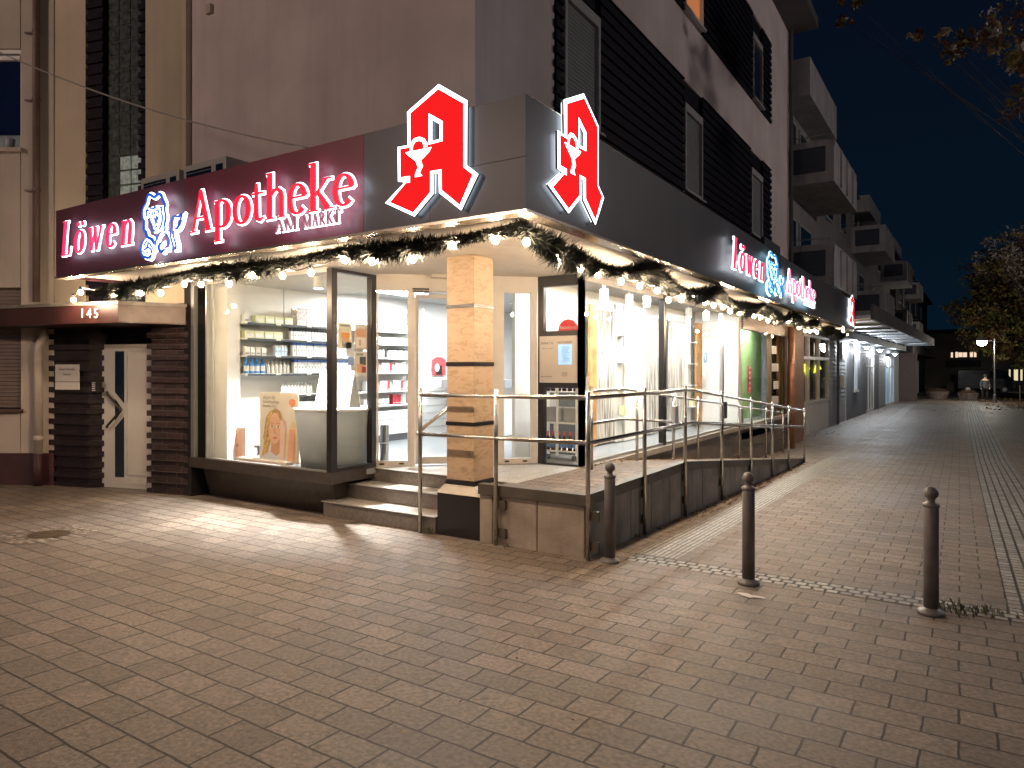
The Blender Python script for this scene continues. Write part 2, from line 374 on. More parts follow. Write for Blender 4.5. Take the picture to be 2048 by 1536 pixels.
# upper walls
b = MB(); b.box(-8.90, -4.10, 5.70, 6.0, 2.95, HI); sw('wall', b, PLASTER)
b = MB(); b.box(-9.0, -8.905, 5.62, 5.9, 2.95, HI); sw('corner_strip', b, PLASTER_Y)
b = MB(); b.box(-4.34, -4.101, 6.0, 21.0, 6.72, 7.9); b.box(-4.34, -4.101, 6.0, 21.0, 10.02, HI)
b.box(-4.34, -4.101, 6.0, 7.33, 2.95, 6.72); b.box(-4.34, -4.101, 6.0, 7.33, 7.9, 10.02)
b.box(-4.34, -4.101, 18.75, 21.0, 2.95, 6.72); b.box(-4.34, -4.101, 18.75, 21.0, 7.9, 10.02); sw('street_wall', b, PLASTER)
b = MB(); b.box(-4.5, -4.345, 7.0, 19, 2.95, 10.1); b.box(-8.9, -8.7, 6, 20.9, 2.95, HI); b.box(-8.7, -4.5, 20.7, 20.95, 2.95, HI); sw('back_wall', b, DARKBR)
# dark brick bands with stepped courses, toothed at their ends
def courses(b, u0, u1, z0, z1, v0, vout, pitch=.163, tooth=.06, ends=(1, 1), alt=0):
    z = z0; i = 0
    while z < z1 - .01:
        za = min(z + pitch * .5, z1); 
        b.box(u0 - tooth * ends[0], u1 + tooth * ends[1], v0, vout, z, za)
        zb = min(z + pitch, z1)
        if zb > za: b.box(u0, u1, v0, vout + .035, za + .001, zb - .001)
        z += pitch; i += 1
lowwin = [tuple(UY.hit(p)[0] for p in w) for w in ((1124, 1195), (1366, 1401), (1500, 1522))]
hiwin = [tuple(UY.hit(p)[0] for p in w) for w in ((1120, 1190), (1366, 1402), (1503, 1522))]
for lo, hi, wins, zw in ((2.95, 6.71, lowwin, (4.75, 6.3)), (7.91, 10.01, hiwin, (7.98, 9.5))):
    b = MB(UY); us = [7.37] + [x for w in wins for x in w] + [18.70]
    for k in range(0, len(us), 2):
        courses(b, us[k] + (.07 if k else 0), us[k+1] - .07, lo, hi, .0, -.045)
    for w in wins:
        b.box(w[0] + .012, w[1] - .012, .03, .08, lo, zw[0] - .02); b.box(w[0] + .012, w[1] - .012, .03, .08, zw[1] + .12, hi)
    sw('brick_band', b, DARKBR)
SHUT = mat('grey_roller_shutter', (.20, .20, .21), .6, var=.1)
ORANGEW = emit_mat('lit_room_orange', (1.0, .34, .12), .38)
def upper_window(fr, u0, u1, z0, z1, pane, frame=WHITEP, parent=shop, slats=True, v=-.05, nm='window'):
    w = MB(fr); t = .06
    w.box(u0, u0 + t, v, v + .12, z0, z1); w.box(u1 - t, u1, v, v + .12, z0, z1)
    w.box(u0 + t, u1 - t, v, v + .12, z1 - .14, z1); w.box(u0 + t, u1 - t, v, v + .12, z0, z0 + t)
    o = w.build(nm, frame, parent)
    p = MB(fr)
    if slats:
        z = z0 + t
        while z < z1 - .16: p.box(u0 + t, u1 - t, v + .05, v + .08, z, min(z + .045, z1 - .14)); z += .052
    else: p.box(u0 + t, u1 - t, v + .06, v + .075, z0 + t, z1 - .14)
    p.build('pane', pane, o)
    sl = MB(fr); sl.box(u0 - .05, u1 + .05, v - .05, v + .10, z0 - .035, z0 - .002); sl.build('sill', frame, o)
    return o
GREYF = mat('grey_window_frame', (.34, .33, .33), .6, var=.1)
for i, w in enumerate(lowwin): upper_window(UY, w[0], w[1], 4.75, 6.3, SHUT, GREYF)
for i, w in enumerate(hiwin):
    upper_window(UY, w[0], w[1], 7.98, 9.5, ORANGEW if i == 1 else DARKGL, WHITEP if i == 1 else GREYF, slats=False)
# eaves and roof
b = MB(); b.box(-9.3, -3.35, 5.0, 21.2, HI, HI + .28); b.hexa([(-9.3, 5, HI + .28), (-3.35, 5, HI + .28), (-3.35, 21.2, HI + .28), (-9.3, 21.2, HI + .28)], [(-7, 6.5, HI + 2), (-6, 6.5, HI + 2), (-6, 20, HI + 2), (-7, 20, HI + 2)]); sw('roof', b, DARKW)
b = MB(UY); b.tube([(20.9, -.09, 2.9), (20.9, -.09, HI)], .055, 8); sw('downpipe', b, DARKW)
b = MB(); b.box(-7.62, -7.52, 5.68, 5.698, 0, 0)
# small vent box high on the wall
u, z = GX.hit(422, 20); b = MB(GX); b.box(u - .05, u + .05, -.05, 0, z - .06, z + .06); sw('vent_cover', b, PLASTER_Y)

# canopy behind the fascia and white boarded soffit
b = MB(); b.box(-9.62, -2.74, 4.40, 5.698, 2.86, 3.12); b.box(-4.098, -2.74, 5.70, 23.3, 2.86, 3.12); sw('canopy_deck', b, DARKW)
SOFFM = mat('white_soffit_boards', (.74, .69, .62), .55, var=.06)
b = MB()
y = 4.42
while y < 7.9:                       # boards running along the front
    x1 = -2.76; b.box(-9.60, x1, y, y + .092, SOFF, SOFF + .02); y += .1
b.box(-9.6, -2.76, 4.41, 7.95, SOFF + .021, SOFF + .055)
y = 7.92
while y < 23.2: b.box(-4.02, -2.76, y, y + .092, SOFF, SOFF + .02); y += .1
b.box(-4.02, -2.76, 7.95, 23.3, SOFF + .021, SOFF + .055); sw('soffit', b, SOFFM)

# ---- column on its black pedestal
COLM = mat('veined_sandstone', (.56, .40, .24), .55, var=.2, scale=3, bump=.35, bscale=18)
def stone(m):
    t = m.node_tree; b = t.nodes['Principled BSDF']; tc = nd(t, 'ShaderNodeTexCoord')
    mp = nd(t, 'ShaderNodeMapping'); mp.inputs['Rotation'].default_value = (.5, .6, .2); mp.inputs['Scale'].default_value = (3, 3, 9)
    w = nd(t, 'ShaderNodeTexNoise'); w.inputs['Scale'].default_value = 2.2; w.inputs['Detail'].default_value = 10; w.inputs['Distortion'].default_value = 1.6
    t.links.new(tc.outputs['Object'], mp.inputs[0]); t.links.new(mp.outputs[0], w.inputs['Vector'])
    r = nd(t, 'ShaderNodeValToRGB'); r.color_ramp.elements[0].position = .36; r.color_ramp.elements[1].position = .50
    r.color_ramp.elements[0].color = (.36, .25, .155, 1); r.color_ramp.elements[1].color = (.46, .335, .22, 1)
    t.links.new(w.outputs[0], r.inputs[0]); t.links.new(r.outputs[0], b.inputs['Base Color'])
stone(COLM)
pil = tag(MB().box(-4.63, -4.27, 5.92, 6.28, .42, SOFF - .001).build('pillar', COLM, None, bevel=.006), 'veined sandstone square pillar with black bands at the corner of the steps', 'pillar')
pil_o = pil
for zz, h in ((.372, .047), (1.0, .04), (1.63, .045), (2.245, .04)):
    bb = MB()
    for x0, x1, y0, y1 in ((-4.636, -4.264, 5.914, 5.9195), (-4.2695, -4.264, 5.9195, 6.286), (-4.636, -4.2695, 6.2805, 6.286), (-4.636, -4.6305, 5.9195, 6.2805)):
        bb.box(x0, x1, y0, y1, zz, zz + h)
    if zz < .4: bb = MB().box(-4.64, -4.26, 5.91, 6.29, zz, .419)
    bb.build('band', BLACKF, pil)
bb = MB().hexa([(-4.70, 5.83, .285), (-4.13, 5.83, .285), (-4.13, 6.35, .285), (-4.70, 6.35, .285)], [(-4.65, 5.90, .370), (-4.25, 5.90, .370), (-4.25, 6.30, .370), (-4.65, 6.30, .370)]); bb.build('flashing', mat('zinc_flashing', (.28, .25, .22), .4, .5, var=.2), pil)
bb = MB().box(-4.69, -4.135, 5.835, 6.34, -.3, .284); bb.build('pedestal', mat('polished_black_granite', (.010, .007, .011), .22, var=.3, scale=20), pil)

# ---------------------------------------------------------------- left show window (glass box on a sill)
b = MB()
b.box(-8.95, -6.15, 5.70, 5.78, .25, .385); b.box(-6.23, -6.15, 5.78, 6.44, .25, .385); sw('window_sill', b, DSTONE)
b = MB(); b.box(-8.95, -6.30, 5.80, 5.93, -.25, .249, 0)
b.hexa([(-8.95, 5.93, -.3), (-6.35, 5.93, -.3), (-6.35, 6.6, -.3), (-8.95, 6.6, -.3)], [(-8.95, 5.93, .249), (-6.25, 5.93, .249), (-6.25, 6.6, .249), (-8.95, 6.6, .249)]); 
b = MB().hexa([(-8.93, 6.02, -.3), (-6.42, 6.02, -.3), (-6.42, 6.6, -.3), (-8.93, 6.6, -.3)], [(-8.88, 5.86, .249), (-6.28, 5.86, .249), (-6.28, 6.6, .249), (-8.88, 6.6, .249)]); sw('plinth', b, DSTONE)
b = MB(); b.box(-8.45, -8.05, 5.93, 5.95, -.05, .1)
lw = MB(); lw.box(-6.235, -6.15, 5.70, 5.785, .386, SOFF - .02); lw.box(-6.235, -6.15, 6.36, 6.44, .386, SOFF - .02); lw.box(-6.235, -6.15, 5.785, 6.36, 2.74, SOFF - .02); lw.box(-6.235, -6.15, 5.785, 6.36, .386, .43)
cw = sw('corner_window_frame', lw, BLACKF)
MB().box(-6.195, -6.19, 5.785, 6.36, .43, 2.74).build('glazing', GLASS, cw)
fw = MB(); fw.box(-8.93, -8.86, 5.71, 5.77, .386, SOFF - .01); fw.box(-8.60, -8.57, 5.71, 5.77, .386, SOFF - .01); fw.box(-8.86, -6.236, 5.71, 5.77, SOFF - .06, SOFF - .002); fw.box(-8.57, -6.236, 5.71, 5.77, .386, .40)
fwo = sw('show_window_frame', fw, ALU)
MB().box(-8.57, -6.236, 5.735, 5.741, .40, SOFF - .06).build('glazing', GLASS, fwo)
MB().box(-8.86, -8.60, 5.735, 5.741, .386, SOFF - .06).build('side_glazing', GLASS, fwo)
b = MB(); b.box(-8.86, -8.60, 5.95, 5.97, .386, SOFF - .01); sw('side_panel', b, mat('grey_backing', (.25, .25, .25), .5))

MB().box(-9.10, -8.935, 5.72, 6.6, -.3, SOFF - .005).build('wall_filler', BLACKF, shop)  # filler box added to close the gap and stop a light streak
# ---------------------------------------------------------------- diagonal entrance with sliding doors
DG = Frame((-6.15, 6.44), math.radians(45)); DL = math.hypot(1.53, 1.38) # to (-4.62,7.82)
DG = Frame((-6.15, 6.44), math.atan2(1.38, 1.53))
def du(px): return DG.hit(px)[0]
ent = MB(DG); zt = DG.hit(790, 581)[1]
u_a, u_b = du(757), du(815); u_c = du(830); u_r0, u_r1 = du(1008), du(1062); u_l = du(986)
zb = FLOOR + .07
ent.box(0, DL, 0, .10, zt, SOFF - .002)
ent.box(0.002, u_a, 0, .08, FLOOR, zt); ent.box(u_b, u_c, 0, .08, FLOOR, zt); ent.box(u_a, u_b, 0, .08, FLOOR, zb)
ent.box(u_l, u_r0, 0, .08, FLOOR, zt); ent.box(u_r1, DL - .002, 0, .08, FLOOR, zt); ent.box(u_r0, u_r1, 0, .08, FLOOR, zb)
eo = sw('entrance_frame', ent, WHITEF)
MB(DG).box(u_a, u_b, .03, .036, zb, zt).build('glazing', DGLASS, eo); MB(DG).box(u_r0, u_r1, .03, .036, zb, zt).build('glazing', DGLASS, eo)
um = (u_c + u_l) / 2
for i, (a, c) in enumerate(((u_c + .005, um - .003), (um + .003, u_l - .005))):
    d = MB(DG); t = .045
    d.box(a, a + t, .10, .14, FLOOR + .01, zt - .03); d.box(c - t, c, .10, .14, FLOOR + .01, zt - .03); d.box(a + t, c - t, .10, .14, zt - .08, zt - .03); d.box(a + t, c - t, .10, .14, FLOOR + .01, FLOOR + .10)
    do = sw('sliding_door', d, WHITEF)
    MB(DG).box(a + t, c - t, .118, .123, FLOOR + .10, zt - .08).build('glazing', DGLASS, do)
ft = MB(DG)
for p in (764, 803, 1014, 1050): q = du(p); ft.box(q - .03, q + .03, -.004, 0, FLOOR + .025, FLOOR + .045)
ft.build('floor_guide', BLACK, eo)
ps = MB(DG); q0, q1 = du(825), du(858); ps.box(q0, q1, -.006, -.001, zt - .015, zt + .035)
pso = ps.build('door_plate', BLACK, eo); text('plate_text', 'BITTE EINTRETEN', DG, (q0 + q1) / 2, zt - .002, -.0075, .026, WHITEP, pso, ext=.0003)
hs = MB(DG); hs.box(du(862) , du(905), -.10, -.001, SOFF - .05, SOFF - .003); sw('door_sensor', hs, WHITEF)

# ---------------------------------------------------------------- black notice unit right of the door
NX = Frame((0, 7.82), 0)
n0, n1 = -4.62, -3.97
def nh(px, py): return NX.hit(px, py)
b = MB(NX); pa = nh(1093, 568); pb = nh(1154, 661); pc = nh(1093, 775); pd = nh(1152, 925)
gl, gr = n0 + .09, n1 - .06
zt1, zt0 = 2.66, nh(1125, 661)[1]; zl1, zl0 = nh(1120, 776)[1], nh(1120, 928)[1]
b.box(n0 + .002, gl, 0, .08, FLOOR, SOFF - .004); b.box(gr, n1, 0, .08, FLOOR, SOFF - .004)
b.box(gl, gr, 0, .08, zt1, SOFF - .004); b.box(gl, gr, 0, .08, zl1, zt0); b.box(gl, gr, 0, .08, FLOOR, zl0)
no = sw('notice_frame', b, BLACKF)
MB(NX).box(gl, gr, .03, .036, zt0, zt1).build('glazing', GLASS, no)
MB(NX).box(gl, gr, .03, .036, zl0, zl1).build('glazing', GLASS, no)
PANELM = mat('notice_panel_metal', (.52, .48, .43), .4, .3, var=.05)
pl = thing('night_service_panel', NX(-4.3, -.02, 1.55), 'beige metal night service panel with a red letter and a small lit blue screen', 'notice panel')
z1, z0 = nh(1080, 673)[1], nh(1080, 765)[1]; x0, x1 = nh(1081, 700)[0], nh(1155, 700)[0]
MB(NX).box(x0, x1, -.028, -.001, z0, z1).build('plate', PANELM, pl, bevel=.003)
sx0, sx1 = nh(1119, 700)[0], nh(1146, 700)[0]; sz1, sz0 = nh(1132, 689)[1], nh(1132, 729)[1]
so = MB(NX).box(sx0, sx1, -.034, -.0285, sz0, sz1).build('screen', emit_mat('blue_screen', (.42, .66, 1.0), 1.15), pl)
bb = MB(NX)
for i in range(14):
    zz = sz1 - .03 - i * (sz1 - sz0 - .05) / 14; bb.box(sx0 + .05 + random.random() * .02, sx1 - .03 - random.random() * .05, -.0352, -.0342, zz - .006, zz)
bb.build('screen_text', mat('screen_text_blue', (.2, .35, .6), .5, var=0), so)
text('panel_text', 'MARKT 8', NX, nh(1096, 700)[0], nh(1096, 689)[1], -.0295, .042, TEXTD, pl, ext=.0004)
text('panel_text', 'NOTDIENST', NX, nh(1132, 700)[0], nh(1132, 687)[1], -.0295, .038, TEXTD, pl, ext=.0004)
text('panel_text', 'apotheken-notdienst', NX, nh(1097, 700)[0], nh(1097, 698)[1], -.0295, .018, TEXTD, pl, ext=.0004)
text('panel_text', 'www.aponet.de', NX, nh(1095, 700)[0], nh(1095, 754)[1], -.0295, .026, TEXTD, pl, ext=.0004)
MB(NX).box(nh(1126,740)[0], nh(1137,740)[0], -.030, -.0285, nh(1130,753)[1], nh(1130,744)[1]).build('speaker_grille', mat('grille', (.38, .35, .31), .5), pl)

# ---------------------------------------------------------------- long street windows
def gu(px, fr=GY): return fr.hit(px)[0]
m1, m2, m3, m4, m5 = gu(1329), gu(1447), gu(1482), gu(1541), gu(1572)
b = MB(GY); b.box(7.82, 20.3, -.06, .12, .30, .38); sw('street_sill', b, mat('pale_sill', (.36, .33, .29), .5, var=.2))
b = MB(GY); b.box(7.82, 20.3, .0, .12, -.9, .299); b.box(7.82, 20.3, -.02, 0, -.9, -.2); sw('street_plinth', b, mat('grey_plinth_tiles', (.12, .105, .09), .6, var=.3, scale=2))
b = MB(GY)
for q, w in ((7.86, .04), (m2, .05), (m3, .03)): b.box(q - w, q + w, .0, .07, .381, SOFF - .02)
b.box(7.9, m3 - .03, .0, .07, SOFF - .08, SOFF - .003); b.box(7.9, m3 - .03, 0, .07, .381, .42); o = sw('street_window_frame', b, ALU)
b = MB(GY); b.box(m1 - .05, m1 + .05, -.01, .08, .381, SOFF - .02); b.build('mullion', BLACKF, o)
for q0, q1 in ((7.9, m1 - .05), (m1 + .05, m2 - .05), (m2 + .05, m3 - .03)):
    MB(GY).box(q0, q1, .035, .041, .42, SOFF - .08).build('glazing', GLASS, o)
b = MB(GY); zl = GY.hit(1483, 657)[1]; b.box(m3 + .03, m5 + .25, -.03, .1, zl, SOFF - .003); b.box(m4 - .05, m4 + .05, -.02, .08, .0, zl); b.box(m5, m5 + .25, -.03, .1, -.55, zl); b.box(m3 + .03, m4 - .05, -.0, .08, .05, .2)
for i in range(4): b.box(m3 + .06, m5 + .2, -.045, -.03, zl + .03 + i * .05, zl + .055 + i * .05)
o = sw('side_entrance_frame', b, BROWNF)
MB(GY).box(m3 + .03, m4 - .05, .03, .036, .2, zl).build('glazing', GLASS, o)
MB(GY).box(m4 + .05, m5, .03, .036, .2, zl).build('glazing', glass_mat('bronze_glass', (.28, .2, .14), 1.2), o)
b = MB(GY)
for q in (1548, 1552, 1556): 
    for yy in (700, 735, 770, 800):
        if random.random() < .6: u, z = GY.hit(q, yy); b.box(u - .15, u + .15, .022, .028, z - .1, z + .1)
b.build('notices', WHITEP, o)

# ---------------------------------------------------------------- fascia signboard
fa = thing('fascia_signboard', (-2.66, 4.33, 2.764), 'long metal fascia wrapping the shop corner, dark grey with a red glow coloured in at its left end', 'fascia')
FB, FH = 2.764, FTOP
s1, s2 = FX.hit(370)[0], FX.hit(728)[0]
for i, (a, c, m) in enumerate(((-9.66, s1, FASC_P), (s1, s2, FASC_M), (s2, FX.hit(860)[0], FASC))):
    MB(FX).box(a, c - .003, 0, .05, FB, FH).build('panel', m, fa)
zc = FX.hit(1000, 322)[1]; b = MB(FX); a = FX.hit(860)[0]; b.box(a, -2.66, 0, .05, FB, zc - .002); b.box(a, -2.66, 0, .05, zc + .002, FH); b.build('panel', FASC, fa)
ys = [4.38, 7.6, 10.9, 14.2, 17.5, 20.6, 23.4]
for i in range(6): MB(FY).box(ys[i], ys[i+1] - .003, 0, .05, FB, FH).build('panel', FASC, fa)
b = MB(); b.box(-9.66, -2.64, 4.31, 4.45, FB - .022, FB - .001); b.box(-2.78, -2.64, 4.45, 23.4, FB - .022, FB - .001); b.box(-9.66, -2.73, 4.385, 4.44, FH - .02, FH + .004); b.box(-2.76, -2.66, 4.44, 23.4, FH + .001, FH + .008); b.build('lip', LIPM, fa)
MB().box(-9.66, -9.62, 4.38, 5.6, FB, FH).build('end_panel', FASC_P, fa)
MB().box(-4.0, -2.66, 23.36, 23.4, FB, FH).build('end_panel', FASC, fa)

# ---------------------------------------------------------------- steps, landing, ramp
b = MB()
b.box(-6.42, -4.705, 5.82, 6.80, -.3, .012); b.box(-6.34, -4.705, 6.12, 6.80, .012, .192); b.box(-6.28, -4.705, 6.40, 6.80, .192, .36)
st = tag(b.build('entrance_steps', STEPM), 'three dark granite steps rising to the pharmacy entrance beside the pillar', 'steps')
b = MB(); b.box(-6.44, -4.70, 5.80, 6.13, .0125, .022); b.box(-6.36, -4.70, 6.10, 6.41, .1925, .202); b.box(-6.30, -4.70, 6.38, 6.80, .3605, .370); b.build('tread', TREADM, st)
ramp = thing('entrance_ramp', (-3.4, 5.82, 0), 'concrete entrance ramp and landing with stained side panels and a paved top', 'ramp')
YL, YE = 8.62, 16.55
zr = lambda y: .36 if y <= YL else .36 + (gz(YE) + .02 - .36) * (y - YL) / (YE - YL)
b = MB(); b.prism([(-6.28, 6.81), (-4.69, 6.81), (-4.69, 6.36), (-4.12, 6.36), (-4.12, 5.90), (-3.0, 5.90), (-3.0, YL), (-3.96, YL), (-3.96, 7.75), (-4.65, 7.75), (-6.1, 6.45)], -.3, .36)
b.build('landing_core', STEPM, ramp)
b = MB(); b.prism([(-6.15, 6.81), (-4.69, 6.81), (-4.69, 6.36), (-4.02, 6.36), (-3.97, 7.80), (-4.62, 7.80), (-6.13, 6.44)], .3605, .368); b.build('landing_paving', LAND, ramp)
b = MB(); b.prism([(-4.12, 5.90), (-2.99, 5.90), (-2.99, YL), (-3.96, YL), (-3.96, 7.79), (-4.01, 6.36), (-4.12, 6.355)], .3605, .367)
b.add([(-3.96, YL, .367), (-2.99, YL, .367), (-2.99, YE, zr(YE) + .007), (-3.96, YE, zr(YE) + .007)], [(0, 1, 2, 3)]); b.build('ramp_paving', PAVE, ramp)
b = MB(); b.hexa([(-3.96, YL, -.6), (-3.0, YL, -.6), (-3.0, YE, -.6), (-3.96, YE, -.6)], [(-3.96, YL, .36), (-3.0, YL, .36), (-3.0, YE, zr(YE)), (-3.96, YE, zr(YE))]); b.build('ramp_core', STEPM, ramp)
RXo = Frame((-2.916, 0), PI / 2); RYo = Frame((0, 5.82), 0)
# front panels
us = [-4.13, RYo.hit(985)[0], RYo.hit(1074)[0], -2.93]
for i in range(3): MB(RYo).box(us[i] + .004, us[i+1] - .004, 0, .07, -.28, .325).build('side_panel', CONC, ramp, bevel=.008)
vs = [5.835] + [RXo.hit(p)[0] for p in (1218, 1262, 1303, 1340, 1364, 1405, 1438, 1470, 1497, 1520, 1540)] + [15.6, YE]
CONC2 = mat('ramp_dark_concrete', (.27, .25, .225), .85, streak=.35, var=.4, scale=2.2, bump=.5, bscale=30)
for i in range(len(vs) - 1):
    a, c = vs[i] + .006, vs[i+1] - .006
    MB(RXo).hexa([(a, 0, gz(a) - .1), (c, 0, gz(c) - .1), (c, .06, gz(c) - .1), (a, .06, gz(a) - .1)], [(a, 0, zr(a) - .03), (c, 0, max(zr(c) - .03, gz(c) - .05)), (c, .06, max(zr(c) - .03, gz(c) - .05)), (a, .06, zr(a) - .03)]).build('side_panel', CONC2, ramp, bevel=.006)
# edge cap
b = MB(); b.box(-4.13, -2.895, 5.795, 5.90, .327, .432)
b.box(-3.0, -2.895, 5.90, YL, .327, .432)
b.hexa([(-3.0, YL, .327), (-2.895, YL, .327), (-2.895, YE, zr(YE) - .04), (-3.0, YE, zr(YE) - .04)], [(-3.0, YL, .432), (-2.895, YL, .432), (-2.895, YE, zr(YE) + .06), (-3.0, YE, zr(YE) + .06)])
b.build('edge_cap', CAPM, ramp)

# ---------------------------------------------------------------- railings
hr = .93 
def rail_z(y): return 1.336 if y <= 8.7 else 1.336 + (.677 - 1.336) * (y - 8.7) / (16.4 - 8.7)
rl = thing('ramp_railing', (-2.88, 5.78, -.16), 'long stainless steel railing round the outer edge of the entrance ramp and steps', 'railing')
ox, oy = -2.875, 5.775
posts = [(-4.876, 5.775), (RYo.hit(997)[0], 5.775), (ox, oy)] + [(ox, RXo.hit(p)[0]) for p in (1282, 1364, 1438, 1497, 1540, 1573)] + [(ox, 16.4)]
for x, y in posts:
    zt_ = rail_z(y) + (.055 if True else 0)
    MB().lathe((x, y, 0), [(.022, gz(y) - .02), (.022, zt_), (.015, zt_ + .006)], 14).build('post', STEEL, rl, smooth=True)
    if y > 6 or x > -4.5:
        for zz in (.20, -.08):
            b = MB()
            if zr(y) - .05 > zz and y < 13:
                if y < 6: b.box(x + .015, x + .10, y + .012, 5.818, zz, zz + .09)
                else: b.box(-2.914, x - .01, y + .012, y + .09, zz, zz + .09)
            if b.v: b.build('bracket', CAPM, rl)
for dz, nm in ((0, 'top_rail'), (-.418, 'lower_rail')):
    MB().tube([(-4.876, oy, 1.32 + dz), (ox, oy, 1.336 + dz)], .021, 12).build(nm, STEEL, rl, smooth=True)
    MB().tube([(ox, oy, 1.336 + dz), (ox, 8.7, 1.336 + dz), (ox, 16.4, (.677 if dz == 0 else .33))], .021, 12).build(nm, STEEL, rl, smooth=True)
MB().tube([(-4.876, oy, .905), (-4.93, oy + .02, .905), (-4.945, oy + .07, .92), (-4.93, oy + .14, .97), (-4.90, 6.9, 1.42), (-4.9, 7.0, 1.43)], .021, 12).build('stair_rail', STEEL, rl, smooth=True)
il = thing('ramp_inner_railing', (-3.80, 7.9, .36), 'inner stainless steel railing along the shop windows with control boxes on it', 'railing')
ix = -3.80; IY = Frame((ix, 0), PI / 2)
ipost = [IY.hit(p)[0] for p in (1183, 1274, 1347, 1396, 1478, 1532, 1566)]
irz = lambda y: 1.33 if y <= 8.7 else 1.33 + (.66 - 1.33) * (y - 8.7) / (16.6 - 8.7)
for y in ipost: MB().lathe((ix, y, 0), [(.021, min(zr(y), .36)), (.021, irz(y) + .06)], 12).build('post', STEEL, il, smooth=True)
for dz, nm in ((0, 'top_rail'), (-.4, 'lower_rail')):
    MB().tube([(ix, ipost[0], 1.33 + dz), (ix, 8.7, 1.33 + dz), (ix, ipost[-1], irz(ipost[-1]) + dz)], .020, 12).build(nm, STEEL, il, smooth=True)
for p, m in ((1345, ALU), (1478, ALU)):
    u, z = IY.hit(p, 832); MB(IY).box(u - .07, u + .09, -.07, -.022, z - .16, z + .16).build('control_box', m, il, bevel=.01)
u, z = IY.hit(1446, 820); MB(IY).box(u - .05, u + .05, -.07, -.022, z - .16, z + .16).build('control_box', BLACKF, il, bevel=.01)

# ---------------------------------------------------------------- bollards
BP = [(-2.80, 5.97, 'grey bollard with a ball top tight against the ramp corner'), (-1.457, 5.865, 'middle grey bollard with a ball top at the end of the cobbled strip'), (-.172, 5.856, 'rightmost grey bollard with a ball top, weeds at its foot')]
bol = thing('bollard', (BP[0][0] + .11, BP[0][1] - .12, gz(BP[0][1])), BP[0][2], 'bollard', 'ball topped bollards across the street')
x, y, z = bol.location
MB().lathe((x, y, z), [(.05, .03), (.05, .78), (.044, .79), (.044, .80)], 24).build('shaft', BOLM, bol, smooth=True)
MB().lathe((x, y, z), [(.05, .772), (.056, .775), (.056, .795), (.03, .803), (.022, .825), (.03, .83)], 24).build('collar', BOLM, bol, smooth=True)
MB().ball((x, y, z + .87), .048, 20).build('ball_top', BOLM, bol, smooth=True)
MB().lathe((x, y, z), [(.088, 0), (.088, .02), (.078, .032), (.052, .036), (.05, .05)], 24).build('base_flange', BOLM, bol, smooth=True)
bpy.context.view_layer.update()
for x, y, l in BP[1:]:
    c = copy_tree(bol); c.location = (x, y, gz(y)); c['label'] = l
